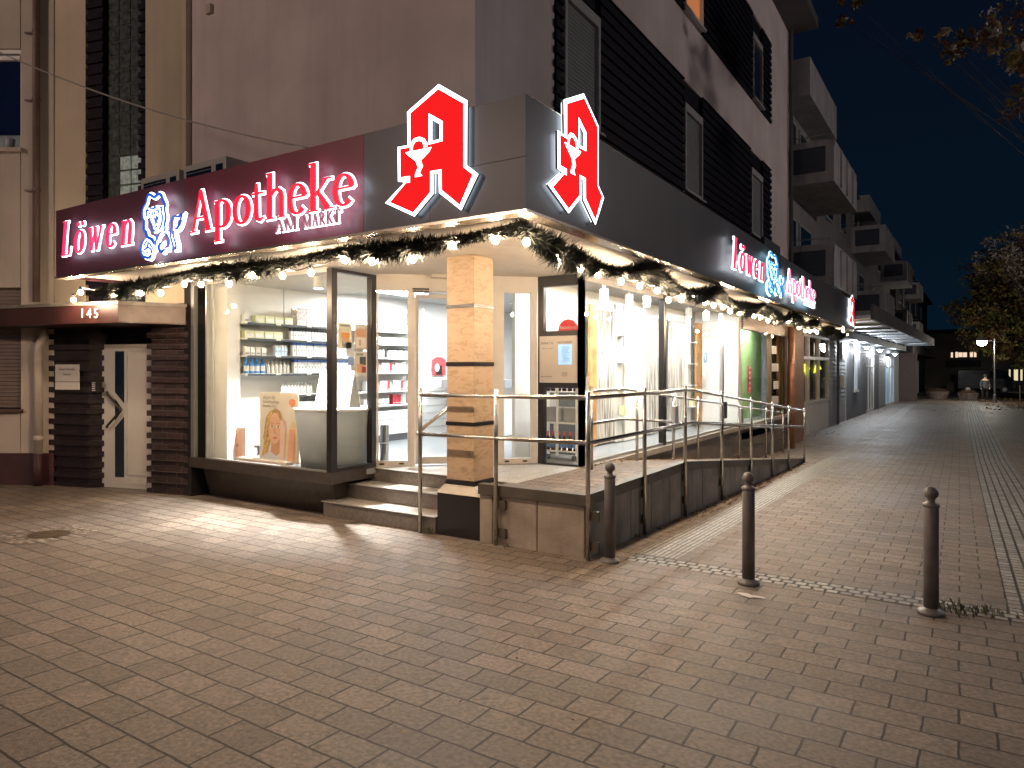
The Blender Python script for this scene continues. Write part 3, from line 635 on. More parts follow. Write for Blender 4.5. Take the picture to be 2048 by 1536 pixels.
# ---------------------------------------------------------------- lettering drawn as strokes (serif letters)
def arc(cx, cy, rx, ry, a0, a1, n, wf):
    out = []
    for i in range(n + 1):
        a = math.radians(a0 + (a1 - a0) * i / n); out.append((cx + rx * math.cos(a), cy + ry * math.sin(a), wf(a)))
    return out
T, t_ = .105, .036
vw = lambda a: t_ + (T - t_) * abs(math.cos(a)) ** 1.3
def stem(x, z0, z1, w=T): return [(x, z0, w), (x, z1, w)]
def serif(x, z, w=.16, h=.022): return [(x - w, z, h), (x + w, z, h)]
GL = {
 'L': (.95, [stem(.28, 0, 1.5), serif(.26, 1.48, .24), [(.04, .022, .024), (.85, .03, .03), (.92, .34, .02)]]),
 'o': (1.0, [arc(.5, .5, .37, .46, 0, 360, 28, vw)]),
 'ö': (1.0, [arc(.5, .5, .37, .46, 0, 360, 28, vw), arc(.28, 1.25, .05, .05, 0, 360, 10, lambda a: .05), arc(.72, 1.25, .05, .05, 0, 360, 10, lambda a: .05)]),
 'w': (1.35, [[(.12, .98, .08), (.42, .02, .07)], [(.42, .02, .03), (.66, .95, .03)], [(.62, .98, .08), (.92, .02, .07)], [(.92, .02, .03), (1.22, .95, .03)], serif(.12, .97, .15), serif(.62, .97, .14), serif(1.22, .97, .13)]),
 'e': (.95, [arc(.47, .5, .35, .46, 8, 318, 26, vw), [(.13, .56, .028), (.83, .56, .028)]]),
 'n': (1.15, [stem(.27, 0, .96), serif(.2, .96, .13), serif(.27, .02, .2), [(.34, .76, .03), (.5, .93, .045), (.68, .95, .06), (.82, .84, .08), (.87, .66, .085), (.87, 0, .085)], serif(.87, .02, .2)]),
 'A': (1.4, [[(.2, .04, .035), (.66, 1.5, .03)], [(.66, 1.48, .07), (1.12, .04, .1)], [(.36, .5, .03), (.93, .5, .03)], serif(.2, .022, .19), serif(1.14, .022, .24)]),
 'p': (1.1, [stem(.25, -.46, .93), serif(.17, .95, .13), serif(.25, -.44, .2), arc(.5, .5, .40, .46, 140, -140, 24, vw)]),
 't': (.72, [[(.30, 1.28, .03), (.30, 1.0, .07), (.30, .25, .085), (.34, .1, .08), (.46, .035, .05), (.64, .12, .02)], [(.06, .94, .03), (.64, .94, .03)]]),
 'h': (1.15, [stem(.27, 0, 1.52), serif(.2, 1.5, .13), serif(.27, .02, .2), [(.34, .76, .03), (.5, .93, .045), (.68, .95, .06), (.82, .84, .08), (.87, .66, .085), (.87, 0, .085)], serif(.87, .02, .2)]),
 'k': (1.15, [stem(.27, 0, 1.52), serif(.2, 1.5, .13), serif(.27, .02, .2), [(.3, .42, .03), (.85, .95, .03)], [(.48, .6, .06), (.95, .04, .1)], serif(.88, .96, .18), serif(.97, .02, .2)]),
 'M': (1.75, [[(.24, .02, .03), (.3, 1.45, .03)], [(.3, 1.48, .08), (.86, .05, .07)], [(.86, .05, .025), (1.42, 1.45, .025)], stem(1.45, 0, 1.5, .09), serif(.24, .02, .18), serif(1.45, .02, .2), serif(.22, 1.48, .12), serif(1.5, 1.48, .14)]),
 'R': (1.4, [stem(.28, 0, 1.5), serif(.28, .02, .2), serif(.2, 1.48, .12), arc(.5, 1.1, .42, .37, 100, -110, 18, vw), [(.3, 1.47, .025), (.52, 1.47, .03)], [(.3, .73, .025), (.5, .73, .03)], [(.62, .72, .07), (1.15, .03, .09)]]),
 'K': (1.4, [stem(.28, 0, 1.5), serif(.28, .02, .2), serif(.28, 1.48, .2), [(.32, .62, .03), (1.0, 1.45, .03)], [(.52, .86, .07), (1.12, .04, .1)], serif(1.0, 1.48, .16), serif(1.15, .02, .2)]),
 'T': (1.3, [stem(.62, 0, 1.5), serif(.62, .02, .2), [(.08, 1.46, .03), (1.16, 1.46, .03)], [(.08, 1.46, .02), (.06, 1.2, .02)], [(1.16, 1.46, .02), (1.18, 1.2, .02)]]),
}
def lettering(nm, s, fr, u0, u1, z0, xh, label, face, rim=.0115, slant=0, spread=0, group=None, white=SWHITE, vf=-.115, par=None):
    W = sum(GL[c][0] + spread for c in s) - spread; k = (u1 - u0) / W; kz = xh
    root = thing(nm, fr(u0, -.05, z0), label, 'illuminated sign', group)
    x = 0
    for c in s:
        w, strokes = GL[c]; fb = MB(fr); rb = MB(fr)
        for i, st_ in enumerate(strokes):
            pts = [(u0 + (x + a + slant * b) * k, z0 + b * kz, h * (k + kz) / 2) for a, b, h in st_]
            # resample straight strokes are fine as they are
            fb.ribbon(pts, vf, vf + .02, dv=-i * .0006)
            rb.ribbon(pts, vf + .0215, vf + .034, grow=rim, dv=i * .0006)
        lo = rb.build('letter', white, root); fb.build('letter_face', face, lo)
        x += w + spread
    return root
FX_ = Frame((0, 4.22), 0); XL0, XL1 = FX_.hit(121)[0], FX_.hit(270)[0]; XA0, XA1 = FX_.hit(379)[0], FX_.hit(709)[0]; XM0, XM1 = FX_.hit(552)[0], FX_.hit(683)[0]
lettering('illuminated_lettering', 'Löwen', FX, XL0, XL1 - .06, 2.985, .277, 'spaced slanted pink lettering with white rims at the left end of the front fascia', PINK, slant=.18, spread=.42)
lettering('illuminated_lettering', 'Apotheke', FX, XA0, XA1, 2.985, .281, 'large red serif lettering with white rims in the middle of the front fascia', RED2)
lettering('illuminated_lettering', 'AM', FX, XM0, XM0 + .30, 2.85, .076, 'two small white capitals tucked under the large red lettering on the front fascia', mat('sign_small_face', (.30, .10, .12), .4, emit=(.35, .12, .16), estr=.5), rim=.007, spread=.05, vf=-.13)
lettering('illuminated_lettering', 'MARKT', FX, XM0 + .38, XM1, 2.85, .076, 'small white five letter word under the end of the large red lettering', _mc['sign_small_face'], rim=.007, spread=.05, vf=-.13)
FY_ = Frame((-2.55, 0), PI / 2); u = lambda p: FY_.hit(p)[0]
lettering('illuminated_lettering', 'Löwen', FY, u(1467), u(1529), 2.96, .28, 'slanted pink lettering with white rims on the grey fascia over the string lights', PINK, slant=.18, spread=.42, rim=.015)
lettering('illuminated_lettering', 'Apotheke', FY, u(1575), u(1632), 2.96, .28, 'pink serif lettering with white rims right of the pale blue lion on the grey fascia', mat('sign_letter_rose', (.5, .2, .3), .4, emit=(1, .18, .36), estr=.9), rim=.017)
lettering('illuminated_lettering', 'AM', FY, u(1609), u(1616), 2.86, .085, 'two small pale blue capitals below the pink lettering on the grey street fascia', SCYAN, rim=.007, spread=.05, white=SCYAN, vf=-.13)
lettering('illuminated_lettering', 'MARKT', FY, u(1617), u(1629), 2.86, .085, 'small pale blue five letter word below the pink lettering on the grey street fascia', SCYAN, rim=.007, spread=.05, white=SCYAN, vf=-.13)

# ---- Gothic A emblems
def ucrop(fr, pts, ox, oy, k):
    return [fr.hit(ox + a / k, oy + b / k) for a, b in pts]
OUT = [(605,130),(797,240),(795,683),(873,743),(757,990),(608,872),(605,735),(568,742),(566,878),(438,1033),(240,942),(375,798),(328,795),(325,560),(395,548),(390,320)]
INN = [(605,165),(775,262),(775,697),(838,748),(750,955),(629,855),(627,712),(548,725),(548,868),(432,1007),(275,938),(385,805),(412,803),(412,757),(347,768),(345,575),(415,562),(415,330)]
HOLEO = [(537,330),(635,385),(635,520),(537,545)]; HOLEI = [(557,370),(613,405),(613,505),(557,520)]
BOWL = [(383,600),(470,582),(560,562),(545,592),(505,635),(488,650),(492,668),(501,690),(480,738),(497,757),(448,767),(450,745),(468,700),(455,660),(430,640),(400,618)]
SNAKE = [(421,590),(425,548),(445,515),(475,505),(505,515),(518,540),(520,562)]
FA = Frame((0, 4.275), 0)
def norm(pts):
    q = ucrop(FA, pts, 700, 130, 3.413); return q
aO, aI, aHo, aHi, aB, aS = map(norm, (OUT, INN, HOLEO, HOLEI, BOWL, SNAKE))
ax0 = min(p[0] for p in aO); ax1 = max(p[0] for p in aO); az0 = min(p[1] for p in aO); az1 = max(p[1] for p in aO)
def holed(b, outer, hole, v0, v1):
    """polygon with one hole: fill the front by bridging, sides for both"""
    n, h = len(outer), len(hole)
    # bridge from outer vertex nearest to hole[0]
    i0 = min(range(n), key=lambda i: (outer[i][0] - hole[0][0]) ** 2 + (outer[i][1] - hole[0][1]) ** 2)
    loop = outer[i0:] + outer[:i0 + 1] + [hole[0]] + hole[:0:-1] + [hole[0]]
    from mathutils.geometry import tessellate_polygon
    allp = outer + hole; tri = tessellate_polygon([[Vector((a, c, 0)) for a, c in outer], [Vector((a, c, 0)) for a, c in hole]])
    for v in (v0, v1): b.add([(a, v, c) for a, c in allp], [tuple(t) for t in tri])
    for poly in (outer, hole):
        m_ = len(poly); b.add([(a, v0, c) for a, c in poly] + [(a, v1, c) for a, c in poly], [(i, (i + 1) % m_, m_ + (i + 1) % m_, m_ + i) for i in range(m_)])
def emblem(fr, u0, w, z0, h, label, k=1.0, vf=-.055):
    mp = lambda P: [(u0 + (a - ax0) / (ax1 - ax0) * w, z0 + (c - az0) / (az1 - az0) * h) for a, c in P]
    root = thing('pharmacy_emblem', fr(u0 + w / 2, -.1, z0), label, 'illuminated sign', 'red letter A emblems on the fascia')
    b = MB(fr); holed(b, mp(aO), mp(aHi), vf, vf + .006); b.build('white_rim', SWHITE, root)
    b = MB(fr); holed(b, mp(aO), mp(aHi), vf + .0065, -.028); b.build('casing', mat('casing_grey', (.45, .48, .52), .4, .1), root)
    b = MB(fr); sc = lambda P: [(u0 + w / 2 + (x - u0 - w / 2) * .95, z0 + h / 2 + (z - z0 - h / 2) * .96) for x, z in P]; holed(b, sc(mp(aO)), sc(mp(aHo)), -.024, -.018); b.build('halo_light', SWHITE, root)
    b = MB(fr); holed(b, mp(aI), mp(aHo), vf - .006, vf - .0005); f = b.build('letter_face', RED, root)
    b = MB(fr); b.slab(mp(aB), vf - .009, vf - .0065)
    b.ribbon([(x, z, .014 * w) if i == 0 else (x, z, (.016 if i < 5 else .02) * w) for i, (x, z) in enumerate(mp(aS))], vf - .0095, vf - .0065); b.build('bowl_and_snake', SWHITE, f)
    return root
emblem(FX, ax0, ax1 - ax0, az0, az1 - az0, 'large red gothic letter A with white bowl and snake on the front fascia')
ua, ub = Frame((-2.605, 0), PI / 2).hit(1098)[0], Frame((-2.605, 0), PI / 2).hit(1208)[0]
emblem(FY, ua, ub - ua, 2.83, 1.04, 'large red gothic letter A just round the corner on the street fascia')
ua, ub = FY.hit(1694)[0], FY.hit(1708)[0]
emblem(FY, 21.55, 1.3, 2.83, .92, 'small looking distant red letter A at the far end of the street fascia')

# ---- lion outline sign; strokes read off at 9.6 x
LION = [
 [(345,1130,14),(325,1070,22),(290,1030,22),(235,1005,20),(205,960,22),(190,900,20),(155,850,20),(150,760,18),(155,690,14),(125,620,10),(120,520,8),(140,430,7),(190,340,6),(205,260,7),(230,200,14),(270,180,18),(320,215,18),(355,225,18),(400,190,18),(440,165,20),(480,190,20),(505,260,20),(540,330,18),(555,380,16),(545,440,10),(555,520,8),(570,600,10),(560,680,12),(545,760,7),(555,820,6),(535,885,4)],
 [(205,590,5),(195,520,9),(215,470,10),(240,490,8)], [(460,425,10),(490,430,10),(490,485,8),(470,505,5)],
 [(275,450,7),(300,440,7),(330,460,9),(365,425,10),(410,420,8)], [(255,530,8),(270,560,5)], [(310,500,4),(315,560,4),(330,580,4)], [(355,500,4),(355,570,4)], [(395,500,4),(410,470,4),(435,490,5),(430,540,4)],
 [(265,620,5),(275,690,7),(305,760,10),(320,830,12),(345,880,12),(375,870,6)], [(495,520,6),(510,600,7),(505,700,6),(480,790,5),(445,850,4)], [(395,590,8),(400,640,7),(395,700,6),(370,740,5),(340,745,4)], [(395,690,6),(430,725,6)], [(430,600,5),(430,670,5)], [(350,795,6),(380,815,5),(410,775,6)],
 [(175,1040,5),(130,1110,8),(105,1200,9),(110,1290,10),(150,1370,16),(200,1385,18),(250,1400,18),(285,1370,16),(300,1330,8)], [(220,1070,6),(190,1110,5),(165,1170,4)], [(250,1090,5),(235,1160,8),(230,1200,12),(170,1245,8)], [(230,1195,10),(280,1215,10),(310,1260,7),(305,1310,6)], [(145,1270,6),(190,1310,7),(240,1290,6)], [(275,1120,8),(310,1180,6),(355,1245,4)],
 [(485,905,4),(430,970,5),(400,1050,6),(390,1120,5),(375,1180,4)], [(545,915,7),(600,950,9),(635,1020,8),(640,1100,8),(615,1185,5)], [(505,1110,10),(470,1140,14),(450,1200,14),(480,1260,18),(515,1280,16),(550,1240,9),(605,1240,5)],
 [(725,1255,10),(730,1170,9),(700,1060,7),(680,960,6),(685,870,5),(705,800,5),(700,720,6),(720,640,10),(760,600,10),(830,605,12),(880,575,13),(905,540,6)], [(905,540,6),(880,640,8),(845,760,10),(800,835,12),(760,850,8)], [(780,1245,7),(785,1150,6),(750,1030,5),(735,930,5),(740,870,4)], [(675,1130,5),(715,1135,5)],
]
def smooth(P, n=4):
    out = []
    for i in range(len(P) - 1):
        p0, p1, p2, p3 = P[max(i-1,0)], P[i], P[i+1], P[min(i+2,len(P)-1)]
        for k in range(n):
            t = k / n
            out.append(tuple(.5 * (2*b + (c-a)*t + (2*a-5*b+4*c-d)*t*t + (-a+3*b-3*c+d)*t**3) for a, b, c, d in zip(p0, p1, p2, p3)))
    out.append(P[-1]); return out
FA = Frame((0, 4.22), 0)
ll = [[(*FA.hit(270 + a / 9.6, 370 + b / 9.6), h / 9.6 * .0078) for a, b, h in st_] for st_ in LION]
lx0 = min(p[0] for s_ in ll for p in s_); lx1 = max(p[0] for s_ in ll for p in s_)
def lion(fr, u0, w, face, white, label, rim=.015):
    root = thing('lion_sign', fr(u0 + w / 2, -.05, 2.8), label, 'illuminated sign')
    fb, rb = MB(fr), MB(fr); k = w / (lx1 - lx0)
    for i, s_ in enumerate(ll):
        pts = smooth([(u0 + (a - lx0) * k, z, h) for a, z, h in s_])
        fb.ribbon(pts, -.105, -.09, dv=-i * .0005); rb.ribbon(pts, -.085, -.072, grow=rim, dv=i * .0005)
    o = rb.build('white_outline', white, root); fb.build('blue_outline', face, o)
lion(FX, lx0, lx1 - lx0, SBLUE, SWHITE, 'blue and white outline lion with a flower between the lettering on the front fascia')
lion(FY, u(1537), u(1572) - u(1537), mat('sign_teal', (.0, .15, .35), .4, emit=(.02, .22, .55), estr=.8), SCYAN, 'pale cyan outline lion rising above the grey street fascia', rim=.014)
MB(FY).prism([(u(1537) + .15 + .55 + .5 * math.cos(a), .06 + 0 * a) for a in (0,)] * 0 + [(12.0, .06), (13.2, .06), (13.2, .12), (12.0, .12)], 3.60, 3.80).build('backing_board', FASC, fa)

# ---------------------------------------------------------------- fir garland and bulb strings
def path_left(n):
    P = []
    for i in range(n + 1):
        f = i / n; x = -9.25 + f * (9.25 - 2.86); y = 4.62
        s_ = abs(math.sin(f * PI * 3.0)); z = 2.66 - .05 * s_ - .10 * max(0, .25 - f) * 4 + .05 * f
        P.append((x, y, z))
    return P
def path_right(n):
    return [(-2.88, 4.62 + (23.1 - 4.62) * i / n, 2.71 - .16 * abs(math.sin(i / n * PI * 7)) ** .8) for i in range(n + 1)]
FIR = mat('fir_needles', (.005, .008, .006), .7, var=.4, scale=20)
FIR2 = mat('fir_needles_light', (.014, .016, .009), .7, var=.4, scale=20)
def garland(P, label, gk=1.0):
    b = MB(); b.tube(P, .022, 6)
    for i in range(len(P) - 1):
        a, c = Vector(P[i]), Vector(P[i+1]); L = (c - a).length; d = (c - a).normalized()
        for k in range(int(L * 2300)):
            o = a + (c - a) * random.random(); q = random.random() * 2 * PI
            up = Vector((0, 0, 1)); s_ = d.cross(up).normalized(); rad = s_ * math.cos(q) + d.cross(s_) * math.sin(q)
            dirn = (rad + d * random.uniform(-.8, .8) + Vector((0, 0, -.12))).normalized(); ln = gk * random.uniform(.05, .12) * (1 + .4 * math.sin(o.x * 3 + o.y * 3.1))
            tip = o + dirn * ln; w = dirn.cross(Vector((random.random(), random.random(), random.random()))).normalized() * .006
            m = 1 if random.random() < .3 else 0
            b.add([tuple(o + rad * .035 * gk - w), tuple(o + rad * .035 * gk + w), tuple(tip)], [(0, 1, 2)], m)
            mid = o + dirn * ln * .5; t2 = mid + (dirn + Vector((random.uniform(-1,1),random.uniform(-1,1),random.uniform(-1,1))) * .7) * ln * .5
            b.add([tuple(mid - w), tuple(mid + w), tuple(t2)], [(0, 1, 2)], m)
    g = thing('fir_garland', P[0], label, 'garland'); b.build('needles', [FIR, FIR2], g, flip=False); return g
garland(path_left(40), 'dark fir garland hanging under the front fascia'); garland(path_right(110), 'dark fir garland hanging under the grey street fascia', 1.08)
def bulbs(pts, name_label, sag=.07):
    root = thing('string_lights', pts[0], name_label, 'string lights'); cord = MB(); cp = []
    for i, p in enumerate(pts):
        if i:
            q = pts[i-1]
            for k in range(1, 6):
                f = k / 6; cp.append((q[0] + (p[0]-q[0])*f, q[1] + (p[1]-q[1])*f, q[2] + (p[2]-q[2])*f + .06 - sag * 4 * f * (1-f) * .5))
        cp.append((p[0], p[1], p[2] + .06))
    MB().tube(cp, .006, 5).build('cord', BLACK, root)
    for i, (x, y, z) in enumerate(pts):
        far = y > 11
        o = MB().lathe((x, y, z), [(.017, .018), (.018, .06), (.010, .068)], 8).build('socket', BLACK, root)
        MB().ball((x, y, z - .012), .028, 8 if far else 12, sz=1.12).build('bulb', BULB, o, smooth=True)
LPX = [(147,598),(161,583),(231,585),(282,584),(321,584),(369,566),(402,567),(458,565),(505,548),(565,549),(622,543),(689,517),(744,520),(825,516),(904,487),(991,477),(1053,481)]
def on(fr, p, v=0): u_, z_ = fr.hit(p[0], p[1], v); return fr(u_, v, z_)
bulbs([on(FX, p, .27) for p in LPX], 'warm bulb string hanging under the front fascia')
RPX = [(1117,513),(1160,535),(1196,546),(1242,561),(1279,570),(1315,579),(1337,598),(1362,597),(1383,589),(1410,603),(1427,609),(1446,613),(1460,621),(1478,624),(1492,621),(1508,631),(1521,634),(1536,640),(1549,642),(1562,641),(1578,635),(1576,642),(1592,643),(1598,655),(1611,661),(1620,662),(1629,660),(1634,664),(1648,663),(1651,661),(1660,664),(1672,668),(1686,662),(1694,668)]
RPX = sorted(RPX)
bulbs([on(FY, p, .24) for p in RPX], 'warm bulb string hanging under the grey street fascia')

# ---------------------------------------------------------------- overhead cable, air conditioners
r = ray(0, 105); r2 = FX.hit(612, 296)
A_ = (r[0] * 6.6, r[1] * 6.6, EYE + r[2] * 6.6); r3 = ray(-420, -60); A0 = (r3[0] * 7, r3[1] * 7, EYE + r3[2] * 7); B_ = (r2[0], 4.36, r2[1] + .01)
cp = [A0] + [tuple(A_[i] + (B_[i] - A_[i]) * f - (.10 * 4 * f * (1 - f) if i == 2 else 0) for i in range(3)) for f in [k / 14 for k in range(15)]]
tag(MB().tube(cp, .008, 6).build('overhead_cable', mat('cable_grey', (.4, .38, .36), .5)), 'thin grey cable sagging from the left house to the fascia top', 'cable')
FAC = Frame((0, 4.95), 0)
def ac(p0, p1, pt, label):
    u0, u1 = FAC.hit(p0)[0], FAC.hit(p1)[0]; zt_ = FAC.hit(p1, pt)[1]
    root = thing('air_conditioner', FAC((u0 + u1) / 2, .2, 3.12), label, 'air conditioner', 'air conditioners on the canopy')
    WG = mat('ac_casing', (.42, .40, .38), .5, var=.1)
    MB(FAC).box(u0, u1, 0, .38, 3.18, zt_).build('casing', WG, root, bevel=.02)
    w = u1 - u0; c = (u0 + w * .38)
    b = MB(FAC); b.box(c - w * .29, c + w * .29, -.006, -.0005, 3.24, zt_ - .08); fo = b.build('fan_grille', DARKGL, root)
    b = MB(FAC); 
    for k in range(9): zz = 3.26 + k * (zt_ - 3.38) / 8; b.box(c - w * .29, c + w * .29, -.012, -.0065, zz, zz + .008)
    b.build('grille_bars', mat('grille_grey', (.2, .2, .22), .5), fo)
    MB(FAC).box(u1 - w * .22, u1 - w * .07, -.006, -.0005, zt_ - .2, zt_ - .08).build('vent', DARKGL, root)
    b = MB(FAC); b.box(u0 + .05, u0 + .11, .02, .36, 3.121, 3.179); b.box(u1 - .11, u1 - .05, .02, .36, 3.121, 3.179); b.build('foot', BLACKF, root)
ac(281, 358, 337, 'left air conditioner behind the fascia next to the glass block strip'); ac(366, 452, 310, 'right and higher air conditioner behind the fascia below the cream wall strip')

# ---------------------------------------------------------------- stair tower section with entrance door 145
tower = thing('stair_tower', (-10.2, 5.6, -.15), 'cream plastered stair tower with a tall glass block strip and dark brick entrance', 'building')
ub0 = WB.hit(96)[0]; ub1 = 0.0
g0, g1, g2, g3 = (WB.hit(p)[0] for p in (171, 204, 276, 291))
b = MB(WB); ZC = 2.52
b.box(ub0, g0, 0, .3, ZC, HI); b.box(g3, ub1 + .05, 0, .3, ZC, HI); tower_w = b.build('wall', PLASTER_Y, tower)
b = MB(WB); courses(b, g0 + .02, g1 - .02, ZC, HI, .12, .0, tooth=.02); b.box(g0, g1, .13, .3, ZC, HI); b.box(g2, g3, .13, .3, ZC, HI); courses(b, g2 + .02, g3 - .02, ZC, HI, .12, .0, tooth=.02); b.box(ub0, ub1, .25, .5, -.3, HI); b.build('brick_jamb', DARKBR, tower)
GBL = mat('glass_block', (.10, .12, .115), .12, .1, var=.6, scale=14, bump=.9, bscale=14, spec=.8)
LGB = mat('lit_glass_block', (.25, .28, .25), .15, 0, var=.8, scale=16, bump=1, bscale=16, emit=(.55, .62, .55), estr=.16)
b = MB(WB); zz = 2.6; nb = 3; 
while zz < HI:
    for k in range(nb):
        a = g1 + .02 + (g2 - g1 - .04) * k / nb; c = g1 + .02 + (g2 - g1 - .04) * (k + 1) / nb
        b.box(a + .012, c - .012, .09, .12, zz + .012, zz + .20, 1 if (zz < 4.55 and k > 0) else 0)
    zz += .212
gw = b.build('glass_block_window', [GBL, LGB], tower, bevel=.012)
MB(WB).box(g1 + .0, g2 - .0, .105, .125, 2.55, HI).build('mortar', mat('block_mortar', (.06, .065, .065), .8), gw)
# lower brick piers, door
d0, d1 = WB.hit(203)[0], WB.hit(301)[0]
b = MB(WB); courses(b, d1 + .03, -.06, -.17, 2.44, .0, -.05, pitch=.158, tooth=.05, ends=(1, 1)); b.box(d1 + .03, -.06, -.02, .0, 2.2, ZC); b.build('brick_pier', BLK_X, tower)
PIERL = mat('shaded_round_brick', (.022, .016, .018), .5, spec=.2, var=.4, scale=9, bump=.4)  # darker copy of the brick, the left pier's shade put into its colour
b = MB(WB); courses(b, ub0 + .10, d0 - .22, -.17, 2.44, .0, -.04, pitch=.158, tooth=.06, ends=(1, 0))
z = -.17
while z < 2.4:
    b.hexa([(d0 - .22, -.04, z), (d0 - .06, .10, z), (d0 - .06, .16, z), (d0 - .22, .0, z)], [(d0 - .22, -.04, z + .079), (d0 - .06, .10, z + .079), (d0 - .06, .16, z + .079), (d0 - .22, .0, z + .079)])
    b.hexa([(d0 - .22, -.01, z + .08), (d0 - .10, .10, z + .08), (d0 - .10, .16, z + .08), (d0 - .22, .0, z + .08)], [(d0 - .22, -.01, z + .157), (d0 - .10, .10, z + .157), (d0 - .10, .16, z + .157), (d0 - .22, .0, z + .157)])
    z += .158
b.box(ub0 + .10, d0 - .22, 0.001, .2, 2.44, ZC); b.build('brick_pier', PIERL, tower)
b = MB(WB); b.box(ub0 - .02, ub0 + .16, .0, .2, -.15, 2.44); z = -.17
b.build('jamb_plaster', PLASTER_A, tower)
DW = mat('white_door_paint', (.50, .475, .44), .42, var=.08, scale=2)
zd1 = WB.hit(250, 688)[1]; zd0 = -.145
door = MB(WB).box(d0 - .12, d1 + .12, .10, .16, zd0, zd1).build('entrance_door', DW, tower)
a, c = WB.hit(219)[0], WB.hit(237)[0]
b = MB(WB); b.slab([(a, 1.0 + .26), (a, zd1 - .10), (c, zd1 - .10), (c, 1.0 + .10)], .094, .0995); b.slab([(a, zd0 + .16), (a, 1.0 - .26), (c, 1.0 - .10), (c, zd0 + .16)], .094, .0995); b.slab([(a, 1.0 + .16), (a, 1.0 - .16), (c - .03, 1.0)], .094, .0995); b.build('door_glass', DARKGL, door)
b = MB(WB); e = WB.hit(207)[0]; b.tube([(e, .07, 1.0 + .26), (e, .05, 1.0 + .25), (c - .01, .05, 1.0), (e, .05, 1.0 - .25), (e, .07, 1.0 - .26)], .018, 8); b.build('handle', BLACK, door)
b = MB(WB); e0, e1 = WB.hit(243)[0], WB.hit(292)[0]
for x0, x1, z0, z1 in ((e0, e0 + .012, zd0 + .2, zd1 - .12), (e1 - .012, e1, zd0 + .2, zd1 - .12), (e0, e1, zd1 - .132, zd1 - .12), (e0, e1, zd0 + .2, zd0 + .212)): b.box(x0, x1, .091, .0995, z0, z1)
b.box(e0 + .02, e1 - .06, .091, .0995, zd0 + .07, zd0 + .15); b.build('door_moulding', mat('door_moulding', (.50, .48, .44), .4), door)
b = MB(WB); b.box(d0 - .10, d1 + .10, -.15, .10, -.3, -.150); b.build('door_step', STEPM, tower)
sg = thing('name_plate', WB(WB.hit(141)[0], -.05, 1.5), 'white office name plate on dark brick left of the white door', 'name plate')
a, c = WB.hit(118)[0], WB.hit(165)[0]; z0, z1 = WB.hit(141, 779)[1], WB.hit(141, 729)[1]; SGN = mat('name_plate_white', (.62, .58, .54), .4, var=.05)
MB(WB).box(a, c, -.062, -.045, z0 + .12, z1).build('plate', SGN, sg); MB(WB).box(a, c, -.062, -.045, z0, z0 + .112).build('plate', SGN, sg)
text('plate_text', 'Eckhard Schneider', WB, (a + c) / 2, z1 - .085, -.0635, .052, TEXTD, sg, sx=.82, ext=.0004); text('plate_text', 'Zahnarzt', WB, (a + c) / 2, z1 - .16, -.0635, .045, TEXTD, sg, sx=.9, ext=.0004)
bp = thing('doorbell_panel', WB(WB.hit(190)[0], .03, 1.45), 'small doorbell panel with pale buttons beside the white door', 'doorbell')
a = WB.hit(190)[0]; z1 = WB.hit(190, 765)[1]; MB(WB).box(a - .05, a + .05, -.02, .05, z1 - .15, z1 + .02).build('plate', BLACKF, bp)
for k in range(5): MB(WB).box(a - .03, a + .03, -.028, -.0205, z1 - .125 + k * .028, z1 - .11 + k * .028).build('button', SGN, bp)

# canopy over door 145
HC = thing('entrance_canopy', (-9.34, 4.94, 2.22), 'maroon entrance canopy slab with metal edge carrying the number 145', 'canopy')
CF = Frame((-9.34, 4.94), math.atan2(.51, 2.16))
poly = [CF(-4.4, 0, 0)[:2], CF(0, 0, 0)[:2], (-9.03, 5.70), CF(-1.0, 1.3, 0)[:2], CF(-4.4, 1.6, 0)[:2]]
MB().prism(poly, 2.215, 2.455).build('slab', mat('canopy_maroon', (.055, .018, .016), .4, .1, var=.5, scale=2.5), HC)
poly2 = [CF(-4.4, -.02, 0)[:2], CF(0.02, -.02, 0)[:2], (-9.0, 5.695), CF(-1.0, 1.3, 0)[:2], CF(-4.4, 1.6, 0)[:2]]
MB().prism(poly2, 2.456, 2.50).build('roof_edge', mat('canopy_edge', (.20, .175, .15), .5, .2, var=.3), HC)
E1 = Frame((-9.34, 4.94), math.atan2(.76, .31)); MB(E1).box(.004, .81, -.008, -.001, 2.23, 2.453).build('end_sheet', mat('canopy_end_sheet', (.15, .115, .10), .5, .2, var=.3), HC)
for ch, px in zip('145', (166, 180, 194)): text('house_number', ch, CF, CF.hit(px)[0], CF.hit(px, 636)[1], -.012, .18, mat('number_white', (.6, .55, .5), .5), HC, ext=.004)

# ---------------------------------------------------------------- neighbour house on the far left
nb_ = thing('neighbour_house', WA(-1.5, 0, -.13), 'pale plastered house at the left edge with a maroon base and small windows', 'house')
uL = -5.0; wz1a, wz1b = WA.hit(20, 297)[1], WA.hit(20, 97)[1]; wz0a, wz0b = WA.hit(20, 822)[1], WA.hit(20, 575)[1]; wu = WA.hit(40)[0]; wu2 = WA.hit(42)[0]; wl = wu - 1.1
b = MB(WA); ZP = WA.hit(50, 906)[1]
b.box(wu2, 0, 0, .3, ZP, HI)
for a, c in ((ZP, wz0a), (wz0b, wz1a), (wz1b, HI)): b.box(wl, wu, 0, .3, a, c)
b.box(uL, wl, 0, .3, ZP, HI); b.build('wall', PLASTER_A, nb_)
MB(WA).box(uL, .02, -.03, .3, -.4, ZP - .001).build('base', MAROON, nb_)
NAVY = mat('navy_blind', (.004, .013, .06), .8, var=.1, spec=.05)
